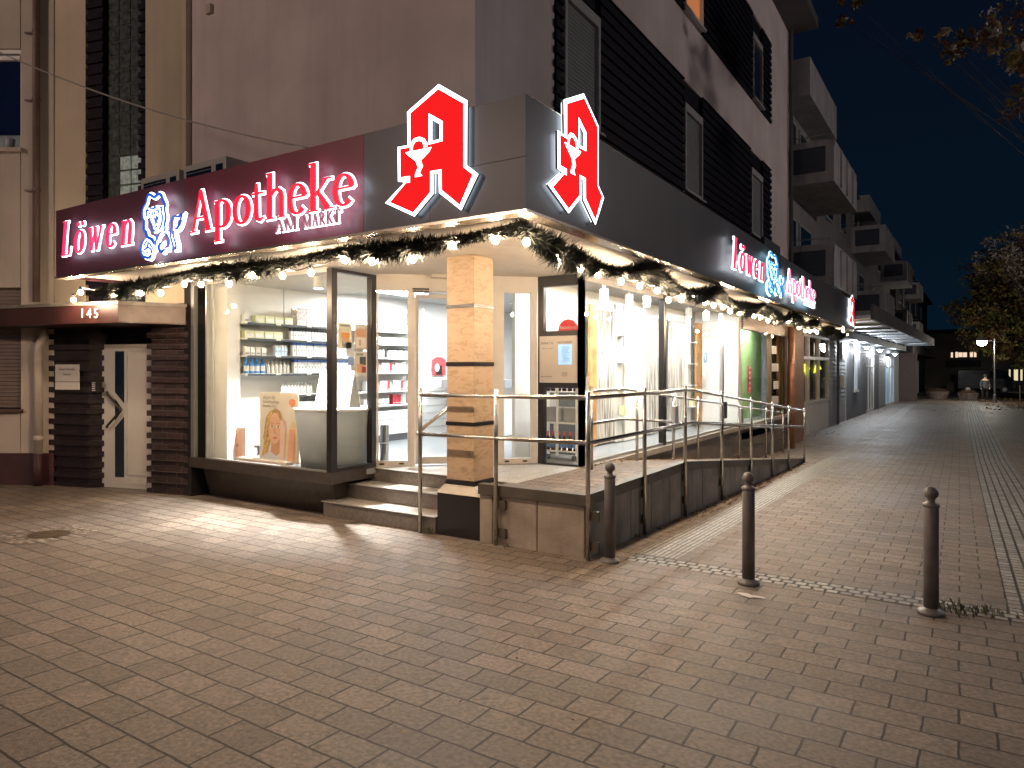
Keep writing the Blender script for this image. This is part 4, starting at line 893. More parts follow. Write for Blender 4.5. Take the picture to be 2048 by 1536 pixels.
w = MB(WA); w.box(wu - .02, wu, .04, .12, wz1a, wz1b); w.box(wl, wu - .02, .02, .12, wz1b - .16, wz1b - .1); w.box(wl, wu - .02, .04, .12, wz1b - .06, wz1b); w.box(wl, wu - .02, .04, .12, wz1a, wz1a + .03)
wo_ = w.build('window', WHITEP, nb_); MB(WA).box(wl, wu - .02, .09, .11, wz1a + .03, wz1b - .16).build('pane', NAVY, wo_)
MB(WA).box(wl, wu - .02, .075, .085, wz1a + .03, wz1a + .22).build('half_curtain', mat('sheer_curtain', (.25, .30, .33), .7, var=.3), wo_)
MB(WA).box(wl - .05, wu + .06, -.07, .04, wz1a - .06, wz1a - .003).build('sill', PLASTER_A, wo_)
MB(WA).lathe((WA.hit(13)[0], .055, wz1a + .0), [(.04, .035), (.055, .17), (.05, .17), (.036, .05)], 14).build('cup', mat('clear_cup', (.5, .55, .6), .1), wo_, smooth=True)
w = MB(WA); zz = wz0a + .05
while zz < wz0b: w.box(wl, wu, .08, .11, zz, zz + .05); zz += .056
wo_ = w.build('window_shutter', mat('brown_shutter', (.17, .12, .095), .6, var=.15), nb_); MB(WA).box(wl - .05, wu + .05, -.06, .079, wz0a - .02, wz0a + .03).build('sill', mat('rusty_sill', (.08, .04, .025), .6), wo_)
dp = thing('drainpipe', WA(-.12, -.08, 0), 'drainpipe on the left house, white below the canopy and brown above', 'drainpipe')
PB = mat('brown_pipe', (.15, .10, .085), .5, var=.2); PW = mat('cream_pipe', (.52, .46, .40), .5, var=.15)
ut, ub = WA.hit(80)[0], WA.hit(84)[0]
MB(WA).tube([(ut, -.08, 2.6), (ut, -.08, HI)], .05, 10).build('upper_pipe', PB, dp, smooth=True)
for py in (68, 202, 382): zz = WA.hit(80, py)[1]; b = MB(WA); b.box(ut - .2, ut - .05, -.05, -.02, zz - .012, zz + .012); b.lathe((ut, -.08, zz - .02), [(.056, 0), (.056, .04)], 10); b.build('clip', PB, dp)
MB(WA).tube([(ub + .07, -.08, 2.22), (ub + .07, -.08, 2.08), (ub, -.08, 1.92), (ub, -.08, ZP)], .058, 12).build('lower_pipe', PW, dp, smooth=True)
for zz in (1.72, .55): MB(WA).lathe((ub, -.08, zz), [(.066, 0), (.068, .02), (.066, .06)], 12).build('collar', PW, dp)
MB(WA).tube([(ub, -.09, ZP), (ub, -.09, -.15)], .065, 12).build('foot_pipe', MAROON, dp, smooth=True)

# drain cover, utility cover
p = ground_at(98, 1070); dr = thing('drain_cover', (p[0], p[1], p[2]), 'round rusty drain cover ringed with setts in the left paving', 'drain cover')
n = 36; b = MB(); 
tilt = lambda x, y, dz: (x, y, gz(y) + dz)
b.add([tilt(p[0], p[1], .010)] + [tilt(p[0] + .19 * math.cos(2*PI*i/n), p[1] + .19 * math.sin(2*PI*i/n), .010) for i in range(n)], [(0, i + 1, (i + 1) % n + 1) for i in range(n)])
b.build('lid', mat('rusty_iron', (.07, .045, .02), .7, .3, var=.7, scale=18, bump=1, bscale=40), dr, flip=False)
b = MB(); n = 22
for rr, cnt in ((.25, 16), (.33, 20), (.40, 24)):
    for i in range(cnt):
        if rr > .38 and random.random() < .45: continue
        a = 2 * PI * (i + random.random() * .3) / cnt; x, y = p[0] + rr * math.cos(a), p[1] + rr * math.sin(a); s_ = random.uniform(.028, .038)
        b.add([tilt(x + s_ * 1.1 * math.cos(a + q), y + s_ * math.sin(a + q), .009 + random.random() * .003) for q in (.8, 2.4, 3.9, 5.5)], [(0, 1, 2, 3)])
b.build('sett_ring', mat('sett_pale', (.36, .31, .26), .7, var=.3), dr, flip=False)
p = ground_at(1655, 886); b = MB(); n = 40
b.add([(p[0], p[1], p[2] + .006)] + [(p[0] + .30 * math.cos(2*PI*i/n), p[1] + .34 * math.sin(2*PI*i/n), p[2] + .006) for i in range(n)], [(0, i + 1, (i + 1) % n + 1) for i in range(n)])
tag(b.build('manhole_cover', mat('reddish_cover', (.22, .13, .10), .6, .2, var=.3), flip=False), 'flat reddish manhole cover in the pavement beyond the ramp', 'manhole cover')
# ---------------------------------------------------------------- shop interior
CZ = 2.86
room = tag(thing('shop_interior', (-6.5, 10, FLOOR), 'white lit pharmacy interior with grey floor behind the glass', 'room'))
def rp(nm, b, m, **k): return b.build(nm, m, room, **k)
b = MB(); b.prism([(-8.9, 5.80), (-6.25, 5.80), (-6.1, 6.5), (-4.66, 7.84), (-4.05, 7.9), (-4.05, 20), (-8.9, 20)], .3, .366); rp('floor', b, FLOORI)
b = MB(); b.prism([(-8.9, 5.80), (-6.24, 5.80), (-6.24, 6.46), (-4.68, 7.90), (-4.05, 7.9), (-4.05, 20), (-8.9, 20)], CZ, CZ + .05); rp('ceiling', b, CEIL)
b = MB(); b.box(-8.68, -8.56, 5.80, 20, .367, CZ - .002); rp('side_wall', b, WALLW)
b = MB(); b.box(-8.55, -4.9, 15.0, 15.1, .367, CZ - .002); rp('rear_wall', b, mat('rear_grey_wall', (.42, .42, .41), .7))
b = MB(); b.box(-8.55, -8.46, 9.75, 12.2, .367, CZ - .003); sl = rp('slat_wall', b, WALLW)
b = MB()
for k in range(14): b.box(-8.459, -8.452, 9.95, 11.9, .5 + k * .135, .505 + k * .135)
b.build('groove', mat('groove_grey', (.25, .25, .25), .7), sl)
# display window platform and the white return wall
b = MB(); b.box(-8.55, -8.28, 5.82, 6.02, .367, 2.7); rp('return_wall', b, WALLW)
# track lamps, and glowing ceiling panels added to brighten the shop
PANEL = emit_mat('light_panel', (.97, .985, 1.0), 100)
def panel(x, y, w, d, label, z=CZ - .012):
    t = thing('added_light_panel', (x, y, z), label, 'ceiling light', 'added light panels on the shop ceiling')
    MB().box(x - w/2, x + w/2, y - d/2, y + d/2, z - .012, z - .002).build('glow_sheet', PANEL, t)
    b = MB(); e = .02
    for a in ((x - w/2 - e, x - w/2 - .001, y - d/2 - e, y + d/2 + e), (x + w/2 + .001, x + w/2 + e, y - d/2 - e, y + d/2 + e), (x - w/2, x + w/2, y - d/2 - e, y - d/2 - .001), (x - w/2, x + w/2, y + d/2 + .001, y + d/2 + e)): b.box(*a, z - .02, z + .01)
    b.build('frame', ALU, t)
panel(-7.4, 6.35, 1.5, .22, 'added ceiling light panel right behind the left show window')
panel(-7.6, 8.6, .5, 1.6, 'added ceiling light panel in front of the product shelves'); panel(-6.4, 11.2, 1.2, .6, 'added ceiling light panel in the middle of the shop')
panel(-4.30, 9.0, .22, 1.5, 'added ceiling light panel over the first street window'); panel(-4.30, 11.5, .22, 1.7, 'added ceiling light panel over the second street window'); panel(-4.30, 14.0, .22, 1.2, 'added ceiling light panel over the last street window')
panel(-4.2, 17.2, .2, 1.8, 'added ceiling light panel in the green room')
SPOTM = emit_mat('spot_lens', (1, .98, .94), 25)
GI = Frame((0, 6.25), 0); SI = Frame((-4.38, 0), PI / 2)
def spot(fr, px, py, label, h=.17, e=120):
    u_, z_ = fr.hit(px, py); x, y, _ = fr(u_, 0, 0); z_ = min(z_, CZ - h - .05)
    t = thing('spotlight', (x, y, z_), label, 'spotlight', 'white cylinder spotlights hanging from the shop ceiling')
    b = MB().lathe((x, y, z_), [(.062, .004), (.065, 0), (.065, h)], 18); b.build('housing', WHITEP, t, smooth=False)
    MB().lathe((x, y, z_), [(.05, -.002), (.05, .0035)], 16).build('lens', SPOTM, t)
    MB().box(x - .012, x + .012, y - .012, y + .012, z_ + h + .001, CZ - .002).build('stem', WHITEP, t)
    d = bpy.data.lights.new('lamp_light', 'SPOT'); d.energy = e; d.color = (1, .96, .91); d.shadow_soft_size = .05; d.spot_size = math.radians(104 if e > 500 else 120); d.spot_blend = .85
    o = bpy.data.objects.new('lamp_light', d); COL.objects.link(o); o.parent = t; o.location = (0, 0, -.02)
spot(GI, 447, 588, 'spotlight at the far left of the left show window', e=2500); spot(GI, 637, 572, 'spotlight beside the black corner frame of the left show window', e=2500)
for px, py, l in ((1208, 602, 'first spotlight behind the street windows, nearest the black notice unit'), (1258, 610, 'second spotlight behind the first street window'), (1293, 605, 'third spotlight, near the dark mullion'), (1377, 634, 'spotlight behind the second street window near its left edge'), (1412, 640, 'spotlight behind the second street window near its middle'), (1462, 650, 'spotlight behind the narrow third street window')): spot(SI, px, py, l)
# wall shelves with products
SHX = -8.20; sw_ = thing('wall_shelf', (-8.4, 7.9, FLOOR), 'white wall shelving with dark price rails along the left wall of the shop', 'shelf')
SHF = Frame((SHX, 0), PI / 2)
zs = [SHF.hit(486, p)[1] for p in (643, 675, 710, 747)]; zs2 = []
lev = [2.285, 2.02, 1.75, 1.49, 1.235, .99]
lev = [zs[0], zs[1], zs[2], zs[3], 1.225, .985]
MB().box(-8.555, -8.53, 6.05, 9.7, .5, 2.6).build('back_panel', WALLW, sw_)
for i, z in enumerate(lev):
    y0 = 6.05 if i < 4 else 6.6
    MB().box(-8.53, SHX, y0, 9.7, z - .022, z).build('shelf_board', WALLW, sw_, bevel=.003)
    b = MB(); q = y0
    while q < 7.3: b.box(SHX + .001, SHX + .006, q + .03, q + .5, z - .034, z - .003); q += .56
    b.build('price_rail', mat('price_rail_dark', (.04, .042, .05), .5), sw_)
b = MB(); 
for y in (6.95, 7.95, 8.95): 
    for k in range(40): b.box(-8.5295, -8.524, y, y + .012, 2.30 + k * .014 - .001, 2.307 + k * .014 - .001)
b.build('slotted_rail', mat('slot_dark', (.05, .05, .05), .6), sw_)
MB().box(-8.53, SHX + .05, 6.5, 9.7, .49, .88).build('drawer_unit', WALLW, sw_, bevel=.004)
b = MB()
for z in (.60, .74, .86): b.box(SHX + .0505, SHX + .054, 6.52, 9.68, z, z + .006)
b.build('drawer_gap', mat('groove_grey', (.25, .25, .25), .7), sw_); MB().box(-8.5, SHX, 6.5, 9.7, .367, .489).build('kick_board', mat('kick_grey', (.10, .10, .11), .5), sw_)
# products
PW_ = mat('product_white', (.80, .80, .78), .45, var=.06, scale=30); PNAVY = mat('product_navy', (.02, .06, .22), .4, var=0); PBLU = mat('product_blue', (.05, .22, .55), .4, var=0)
PYEL = mat('product_yellowgreen', (.66, .68, .42), .45, var=0); PRED = mat('product_red', (.40, .03, .04), .4, var=0); PTAN = mat('product_tan', (.38, .26, .14), .4, var=0); PGRY = mat('product_grey', (.30, .30, .30), .4, var=0); PPINK = mat('product_pattern', (.62, .58, .56), .5, var=.5, scale=30)
protos = {}
def product(kind, x, y, z, rz, label, grp):
    key = kind
    if key not in protos:
        root = thing(kind[0], (x, y, z), label, kind[5], grp)
        w, d, h = kind[1:4]; mA, mB = kind[4]
        if kind[0] == 'bottle':
            MB().lathe((x, y, z), [(w/2, 0), (w/2, h * .62), (w * .2, h * .76), (w * .2, h * .8)], 10).build('body', mA, root); MB().lathe((x, y, z), [(w * .24, h * .801), (w * .24, h)], 10).build('cap', mB, root)
            MB().lathe((x, y, z), [(w/2 + .001, h * .15), (w/2 + .001, h * .5)], 10).build('product_label', kind[6], root)
        elif kind[0] == 'carton':
            MB().box(x - d/2, x + d/2, y - w/2, y + w/2, z, z + h).build('body', mA, root)
            bb = MB().box(x + d/2 + .0005, x + d/2 + .0015, y - w * .42, y + w * .42, z + h * .12, z + h * kind[6]); bb.build('print_field', mB, root)
        elif kind[0] == 'capped_carton':
            MB().box(x - d/2, x + d/2, y - w/2, y + w/2, z, z + h * .80).build('body', mA, root); MB().box(x - d/2, x + d/2, y - w/2, y + w/2, z + h * .8005, z + h).build('cap_band', mB, root)
            MB().box(x + d/2 + .0005, x + d/2 + .0015, y - w * .25, y + w * .25, z + h * .35, z + h * .5).build('print_mark', PGRY, root)
        protos[key] = root; root.rotation_euler[2] = rz; return root
    c = copy_tree(protos[key]); c.location = (x, y, z); c.rotation_euler[2] = rz; c['label'] = label; c['group'] = grp; return c
K_TEA = ('carton', .15, .10, .10, (PYEL, PW_), 'carton', .62); K_NAVY = ('capped_carton', .055, .06, .20, (PW_, PNAVY), 'carton'); K_WB = ('bottle', .05, .05, .17, (PW_, PGRY), 'bottle', PW_)
K_PAT = ('carton', .17, .14, .26, (PPINK, PW_), 'carton', .3); K_BLU = ('bottle', .07, .05, .21, (PBLU, PBLU), 'bottle', PW_); K_SM = ('carton', .07, .06, .11, (PW_, PGRY), 'carton', .35); K_LB = ('capped_carton', .05, .05, .15, (mat('product_pale_blue', (.5, .66, .78), .4, var=0), PW_), 'carton')
K_TAN = ('bottle', .09, .08, .24, (PTAN, PTAN), 'bottle', PW_); K_RED = ('carton', .075, .09, .17, (PW_, PGRY), 'carton', .2); K_RD2 = ('carton', .045, .09, .17, (PRED, PW_), 'carton', .2); K_GRN = ('carton', .06, .06, .12, (PW_, PYEL), 'carton', .7); K_NB2 = ('capped_carton', .045, .05, .16, (PW_, BLACK), 'carton')
ORD = ['top', 'second', 'third', 'fourth', 'fifth', 'lowest']
def row(k, lv, y0, y1, gap, desc, xo=-.05, jit=.004):
    y = y0
    lb = f'{desc} on the {ORD[lv]} shelf of the left wall'
    while y < y1 - k[1]:
        product(k, SHX + xo - k[2] / 2 + random.uniform(-jit, jit), y + k[1] / 2, lev[lv] + .001, random.uniform(-.06, .06), lb, lb); y += k[1] + gap * random.uniform(.3, .9)
def mixed(lv, y0, y1):
    y = y0; i = 0
    while y < y1 - .08:
        k, dsc = ((K_RED, 'white carton with grey mark'), (K_RED, 'white carton with grey mark'), (K_RD2, 'slim dark red carton'), (K_WB, 'slim white bottle'))[(i + lv) % 4 if random.random() < .8 else 0]
        lb = f'{dsc} on the {ORD[lv]} shelf behind the door'
        product(k, SHX - .05 - k[2] / 2, y + k[1] / 2, lev[lv] + .001, random.uniform(-.06, .06), lb, lb); y += k[1] + random.uniform(.01, .03); i += 1
row(K_SM, 0, 6.07, 6.16, .02, 'small white carton'); row(K_TEA, 0, 6.25, 6.90, .03, 'low yellow green carton'); row(K_PAT, 0, 6.98, 8.05, .006, 'tall pale patterned carton'); row(K_TAN, 0, 8.35, 8.95, .02, 'tan bottle', ); row(K_WB, 0, 9.0, 9.5, .02, 'slim white bottle')
row(K_TEA, 1, 6.08, 6.74, .015, 'low yellow green carton'); row(K_NB2, 1, 6.86, 8.0, .018, 'slim white carton with black top'); row(K_SM, 1, 8.35, 9.6, .03, 'small white carton')
row(K_SM, 2, 6.08, 6.5, .03, 'small white carton'); row(K_LB, 2, 6.58, 6.82, .01, 'pale blue carton'); row(K_NAVY, 2, 6.9, 8.05, .016, 'white carton with navy top'); row(K_WB, 2, 8.35, 8.9, .02, 'slim white bottle'); row(K_NB2, 2, 8.95, 9.6, .02, 'slim white carton with black top')
row(K_BLU, 3, 6.08, 6.42, .025, 'blue bottle'); row(K_WB, 3, 6.45, 6.85, .03, 'slim white bottle'); row(K_NAVY, 3, 6.92, 8.1, .014, 'white carton with navy top'); mixed(3, 8.4, 9.6)
row(K_WB, 4, 6.7, 7.3, .012, 'slim white bottle'); row(K_GRN, 4, 7.4, 7.95, .015, 'small white and lime carton'); mixed(4, 8.4, 9.6)
row(K_NB2, 5, 6.9, 8.0, .02, 'slim white carton with black top'); row(K_SM, 5, 8.35, 9.0, .03, 'small white carton'); row(K_RD2, 5, 9.05, 9.3, .02, 'slim red carton')

# grey display drums, easel signs, poster board, cartons in the show window
DF = Frame((0, 6.40), 0)
def drum(px0, px1, pyt, label, fr):
    u0, u1 = fr.hit(px0)[0], fr.hit(px1)[0]; zt_ = fr.hit((px0 + px1) / 2, pyt)[1]; c = fr((u0 + u1) / 2, 0, 0); r_ = (u1 - u0) / 2 * .98
    t = thing('display_drum', (c[0], c[1], FLOOR), label, 'display stand', 'grey rounded display drums')
    MB().lathe((c[0], c[1], 0), [(r_ * .84, .367), (r_ * .86, .5), (r_ * .99, zt_ - .03)], 40).build('body', GREYD, t, smooth=True)
    MB().lathe((c[0], c[1], 0), [(r_ * 1.0, zt_ - .029), (r_ * 1.02, zt_), (r_ * .8, zt_ + .002)], 40).build('rim', WALLW, t)
    return c, zt_, r_
c1, zd, rd = drum(616, 730, 815, 'wide pale grey rounded drum behind the black corner frame', Frame((0, 6.28), 0))
drum(479, 545, 805, 'narrow pale grey rounded drum behind the portrait poster', Frame((0, 6.75), 0))
ES = mat('easel_board', (.70, .69, .67), .5)
def easel(x, y, z, label, rz):
    t = thing('easel_sign', (x, y, z), label, 'easel sign', 'white easel signs on the grey drum')
    fr = Frame((x, y), rz); o = MB(fr).hexa([(-.17, -.12, z), (.17, -.12, z), (.17, -.10, z), (-.17, -.10, z)], [(-.17, 0, z + .46), (.17, 0, z + .46), (.17, .02, z + .46), (-.17, .02, z + .46)]).build('front_board', ES, t)
    MB(fr).hexa([(-.17, .12, z), (.17, .12, z), (.17, .14, z), (-.17, .14, z)], [(-.17, .021, z + .46), (.17, .021, z + .46), (.17, .04, z + .46), (-.17, .04, z + .46)]).build('back_board', ES, t)
    b = MB(fr)
    for k, (w_, zz) in enumerate(((.2, .36), (.24, .32), (.22, .29), (.26, .24), (.1, .12), (.1, .09))): 
        yy = -.12 + .12 * zz / .46 - .003; b.box(-w_ / 2, w_ / 2, yy - .001, yy, z + zz, z + zz + .012)
    b.build('print_lines', mat('print_grey_pink', (.45, .30, .28), .5), o)
easel(c1[0] + .12, c1[1] + .02, zd + .004, 'white folding easel sign with printed lines on the wide grey drum', .15); easel(c1[0] - .22, c1[1] + .12, zd + .004, 'white folding easel sign half hidden behind the black corner post', .1)
# portrait poster board
PF = Frame((0, 5.98), 0)
pbx0, pbx1 = PF.hit(520)[0], PF.hit(597)[0]; pz0, pz1 = .395, PF.hit(560, 785)[1]; PW2 = pbx1 - pbx0; PH = pz1 - pz0
po = thing('portrait_poster', ((pbx0 + pbx1) / 2, 5.98, .39), 'cream standing poster with a blond woman portrait in the left show window', 'poster')
POSM = mat('poster_cream', (.78, .70, .60), .5, var=.10, scale=2)
def pq(u_, z_): return (pbx0 + u_ * PW2, pz0 + z_ * PH)
rc = [pq(u_, z_) for u_, z_ in ((0, 0), (1, 0), (1, .97), (.96, 1), (.04, 1), (0, .97))]; MB(PF).slab(rc, 0, .008).build('board', POSM, po)
def blob(pts, m, v, nm): MB(PF).slab([pq(*p) for p in pts], v - .0008, v).build(nm, m, po)
el = lambda cx, cz, rx, rz_, a0=0, a1=360, n=20, tilt=0: [(cx + rx * math.cos(math.radians(a)) + tilt * rz_ * math.sin(math.radians(a)), cz + rz_ * math.sin(math.radians(a))) for a in [a0 + (a1 - a0) * i / n for i in range(n)]]
HAIR = mat('poster_hair', (.66, .42, .16), .6, var=.5, scale=25); HAIR2 = mat('poster_hair_dark', (.50, .31, .13), .6, var=.4, scale=25); SKIN = mat('poster_skin', (.74, .44, .30), .6, var=.1, scale=12); SKIN2 = mat('poster_skin_side', (.60, .32, .20), .6)
blob([(.0, .0), (.99, .0), (.99, .02), (.62, .10), (.30, .12), (.02, .07)], mat('poster_peach', (.80, .42, .30), .5), -.001, 'print')
blob([(.55, .02), (.98, .02), (.98, .52), (.86, .60), (.62, .35)], mat('poster_sand', (.80, .62, .40), .5), -.002, 'print')
blob([(.04, .06), (.10, .22), (.14, .42), (.20, .60), (.30, .70), (.42, .74), (.54, .70), (.60, .58), (.60, .36), (.56, .16), (.45, .06)], HAIR, -.003, 'print')
blob([(.06, .06), (.22, .12), (.30, .28), (.50, .28), (.60, .12), (.80, .05), (.80, .0), (.05, .0)], mat('poster_blouse', (.72, .70, .74), .6), -.004, 'print')
blob([(.30, .14), (.32, .34), (.56, .36), (.58, .16), (.44, .08)], SKIN2, -.005, 'print')
blob([(.30, .66), (.24, .56), (.23, .46), (.26, .36), (.32, .28), (.38, .25), (.46, .27), (.54, .34), (.58, .44), (.59, .54), (.57, .64), (.48, .70), (.38, .71)], SKIN, -.006, 'print')
blob([(.18, .64), (.28, .72), (.42, .77), (.54, .73), (.60, .62), (.61, .45), (.56, .60), (.48, .69), (.38, .71), (.29, .64), (.24, .50), (.20, .34), (.14, .24), (.10, .34)], HAIR2, -.007, 'print')
blob([(.44, .76), (.34, .70), (.28, .62), (.23, .50), (.18, .34), (.10, .16), (.16, .36), (.19, .54), (.26, .68), (.34, .74)], HAIR, -.008, 'print')
for cx in (.33, .49):
    blob(el(cx, .505, .045, .017), WALLW, -.0075, 'print'); blob(el(cx + .005, .508, .018, .017), TEXTD, -.0085, 'print'); blob([(cx - .055, .55), (cx, .568), (cx + .055, .555), (cx + .05, .545), (cx, .557), (cx - .05, .54)], HAIR2, -.0085, 'print')
blob([(.41, .50), (.385, .42), (.39, .405), (.44, .405), (.45, .42), (.425, .43)], SKIN2, -.0085, 'print')
blob([(.345, .345), (.39, .36), (.415, .355), (.44, .36), (.485, .35), (.44, .327), (.39, .325)], mat('poster_lips', (.62, .20, .17), .5), -.0085, 'print')
blob(el(.85, .86, .085, .055), mat('poster_coral', (.85, .30, .17), .5), -.002, 'print')
blob([(.53, .03), (.66, .03), (.70, .60), (.56, .60)], mat('poster_pack', (.78, .55, .46), .5), -.010, 'print'); blob([(.74, .02), (.90, .02), (.92, .48), (.78, .48)], mat('poster_pack2', (.80, .40, .28), .5), -.010, 'print')
tz = mat('poster_text_grey', (.30, .28, .28), .5)
text('poster_text', 'skjur-de', PF, *pq(.08, .90), -.002, .075, tz, po, 'LEFT', ext=.0004); text('poster_text', 'Gesichtspflege', PF, *pq(.08, .84), -.002, .062, tz, po, 'LEFT', ext=.0004, sx=.9); text('poster_text', 'Sensible Haut', PF, *pq(.08, .785), -.002, .055, tz, po, 'LEFT', ext=.0004, sx=.9)
# peach carton left, white tray
PEA = mat('peach_carton', (.80, .42, .30), .5, var=.04); PEA2 = mat('peach_carton_pale', (.82, .62, .54), .5)
x0, x1 = PF.hit(461)[0], PF.hit(494)[0]; z1 = PF.hit(478, 854)[1]
pc_ = thing('cosmetics_carton', ((x0 + x1) / 2, 6, .387), 'tall peach cosmetics carton standing left of the portrait poster', 'carton')
MB().box(x0, x1, 5.96, 6.08, .387, z1).build('body', PEA2, pc_)
MB(PF).slab([(x0 + .01, .395), (x0 + (x1-x0)*.75, .395), (x0 + (x1 - x0) * .75, z1 - .02), (x0 + .02, (z1 + .39) / 2)], -.0212, -.0202).build('print_field', PEA, pc_)
text('carton_text', 'skjur', PF, (x0 + x1) / 2 - .02, (z1 + .39) / 2 - .05, -.0225, .06, TEXTD, pc_, ext=.0004)
x0, x1 = PF.hit(490)[0], PF.hit(592)[0]
tr_ = thing('display_tray', ((x0 + x1) / 2, 5.9, .387), 'low white tray lying in front of the portrait poster', 'tray'); MB().box(x0, x1, 5.83, 5.95, .387, .425).build('tray', WALLW, tr_, bevel=.004); MB().box(x0 + .1, x1 - .04, 5.829, 5.8295, .397, .417).build('tray_print', PEA2, tr_)
# notices stuck on the side pane
SP = Frame((-6.199, 0), PI / 2)
def stick(nm, px0, px1, py0, py1, m, label, marks=()):
    u0, u1 = SP.hit(px0)[0], SP.hit(px1)[0]; z1 = SP.hit(px0, py0)[1]; z0 = SP.hit(px0, py1)[1]
    u0, u1 = max(u0, 5.80), min(u1, 6.35)
    t = thing(nm, SP((u0 + u1) / 2, .004, z0), label, 'poster'); MB(SP).box(u0, u1, .0005, .0025, z0, z1).build('sheet', m, t)
    # print faces the street side
    for i, (a, c, d, e, mm) in enumerate(marks):
        w_, h_ = u1 - u0, z1 - z0; MB(SP).box(u0 + a * w_, u0 + c * w_, -.0006 - i * .0004, -.0001 - i * .0004, z0 + d * h_, z0 + e * h_).build('print', mm, t)
SKP = mat('print_skin', (.72, .40, .26), .6); ORP = mat('print_orange', (.80, .33, .10), .6); PKP = mat('print_pink', (.75, .42, .38), .6)
stick('window_poster', 676, 703, 645, 696, mat('poster_yellow_cream', (.85, .80, .66), .5), 'cream window poster with a child in an orange hat on the black framed pane', [(.15, .85, .86, .93, PGRY), (.3, .8, .25, .5, SKP), (.25, .85, .42, .62, ORP), (.3, .6, .06, .26, PGRY)])
stick('window_poster', 710, 734, 648, 697, mat('poster_rose', (.76, .56, .50), .5), 'rose window poster in the upper right of the black framed pane', [(.1, .9, .84, .94, PW_), (.1, .9, .5, .8, SKP), (.1, .9, .05, .45, PW_), (.3, .5, .12, .38, PKP)])
stick('window_poster', 709, 734, 703, 753, mat('poster_pale', (.82, .78, .75), .5), 'pale window poster with a telephone, below the rose poster', [(.1, .7, .84, .94, PGRY), (.4, .9, .45, .8, mat('print_dark', (.1, .1, .1), .5)), (.15, .7, .15, .5, SKP), (.6, .9, .15, .4, PRED)])
stick('window_poster', 692, 708, 684, 712, mat('poster_lilac', (.62, .66, .80), .5), 'small lilac note between the cream and rose posters'); stick('window_poster', 696, 708, 713, 731, mat('poster_blue', (.30, .42, .80), .5), 'small blue note under the lilac note')
# umbrella stand, red child poster, curved counter behind the left door
DI = Frame((DG(u_a, .35, 0)[0], DG(u_a, .35, 0)[1]), DG.ang)
a, c = DI.hit(760)[0], DI.hit(778)[0]; p = DI((a + c) / 2, 0, 0); us_ = thing('umbrella_stand', (p[0], p[1], FLOOR), 'brushed steel umbrella stand behind the left door pane', 'umbrella stand')
MB().lathe((p[0], p[1], FLOOR), [((c - a) / 2, 0), ((c - a) / 2, .50), ((c - a) / 2.4, .50)], 24).build('body', STEEL, us_, smooth=False); MB().lathe((p[0], p[1], FLOOR), [((c - a) / 2 + .002, .26), ((c - a) / 2 + .002, .275)], 24).build('band', WHITEP, us_); 
SW2 = Frame((-8.44, 0), PI / 2); u_, z_ = SW2.hit(877, 733); rpz = thing('advert_board', SW2(u_, -.02, z_), 'red and black advertising board hanging on the slatted white wall', 'advert board')
MB(SW2).slab([(u_ - .2, z_ - .17), (u_ + .2, z_ - .17), (u_ + .2, z_ + .13), (u_ + .08, z_ + .18), (u_ - .08, z_ + .18), (u_ - .2, z_ + .13)], -.02, -.005).build('board', mat('board_red', (.62, .06, .07), .5), rpz); MB(SW2).slab([(u_ - .12, z_ - .16), (u_ + .1, z_ - .16), (u_ + .08, z_ + .02), (u_ - .08, z_ + .02)], -.022, -.0205).build('print', BLACK, rpz); MB(SW2).slab([(u_ - .07 + .07 * math.cos(q), z_ - .02 + .08 * math.sin(q)) for q in [k * PI / 6 for k in range(12)]], -.024, -.0225).build('print', WALLW, rpz)
ct = thing('sales_counter', (-7.5, 10.2, FLOOR), 'white sales counter with a grey curved top behind the entrance doors', 'counter')
MB().box(-8.1, -7.0, 10.6, 11.2, .367, 1.25).build('body', WALLW, ct, bevel=.01); MB().prism([(-8.3, 10.45), (-7.6, 10.3), (-6.9, 10.5), (-6.9, 11.3), (-8.3, 11.3)], 1.251, 1.40).build('top', mat('counter_grey', (.25, .26, .27), .4), ct)
# goods gondola behind the right door pane and the notice unit
GF = Frame((-5.35, 8.75), .55)
go = thing('goods_rack', GF(.35, .15, FLOOR), 'white and glass goods rack behind the right door pane', 'rack')
for z in (.56, .92, 1.12, 1.34): MB(GF).box(-.15, .85, 0, .36, z - .018, z).build('shelf_board', WALLW, go)
MB(GF).box(-.15, .85, .37, .39, .367, 1.75).build('back_panel', mat('rack_back', (.50, .52, .52), .5), go); MB(GF).box(-.15, .85, .02, .36, .367, .54).build('base', WALLW, go)
def gprod(k, u_, v_, z, desc):
    p = GF(u_, v_, z); lb = desc; o = product(k, p[0], p[1], z + .001, GF.ang - PI / 2, lb, lb); return o
K_SB = ('bottle', .06, .06, .22, (mat('brown_bottle', (.03, .012, .006), .15, var=0), BLACK), 'bottle', mat('orange_label', (.55, .16, .06), .5, var=0)); K_LBX = ('carton', .07, .05, .12, (mat('carton_teal', (.10, .34, .45), .5, var=0), PW_), 'carton', .5); K_GB = ('carton', .11, .08, .11, (mat('carton_green', (.05, .25, .10), .5, var=0), PW_), 'carton', .3)
u_ = -.1
while u_ < .8: gprod(K_SB, u_, .06, .56, 'dark juice bottle with orange label on the lowest board of the goods rack'); u_ += .068
u_ = -.1
while u_ < .8: gprod(K_GB if random.random() < .35 else K_SM, u_, .07, .92, 'small carton on the second board of the goods rack'); u_ += .115
u_ = -.1
while u_ < .8: gprod(K_LBX, u_, .06, 1.12, 'teal carton on the third board of the goods rack'); u_ += .075
u_ = -.1
while u_ < .8: gprod(K_LB, u_, .07, 1.34, 'pale blue carton on the top board of the goods rack'); u_ += .07
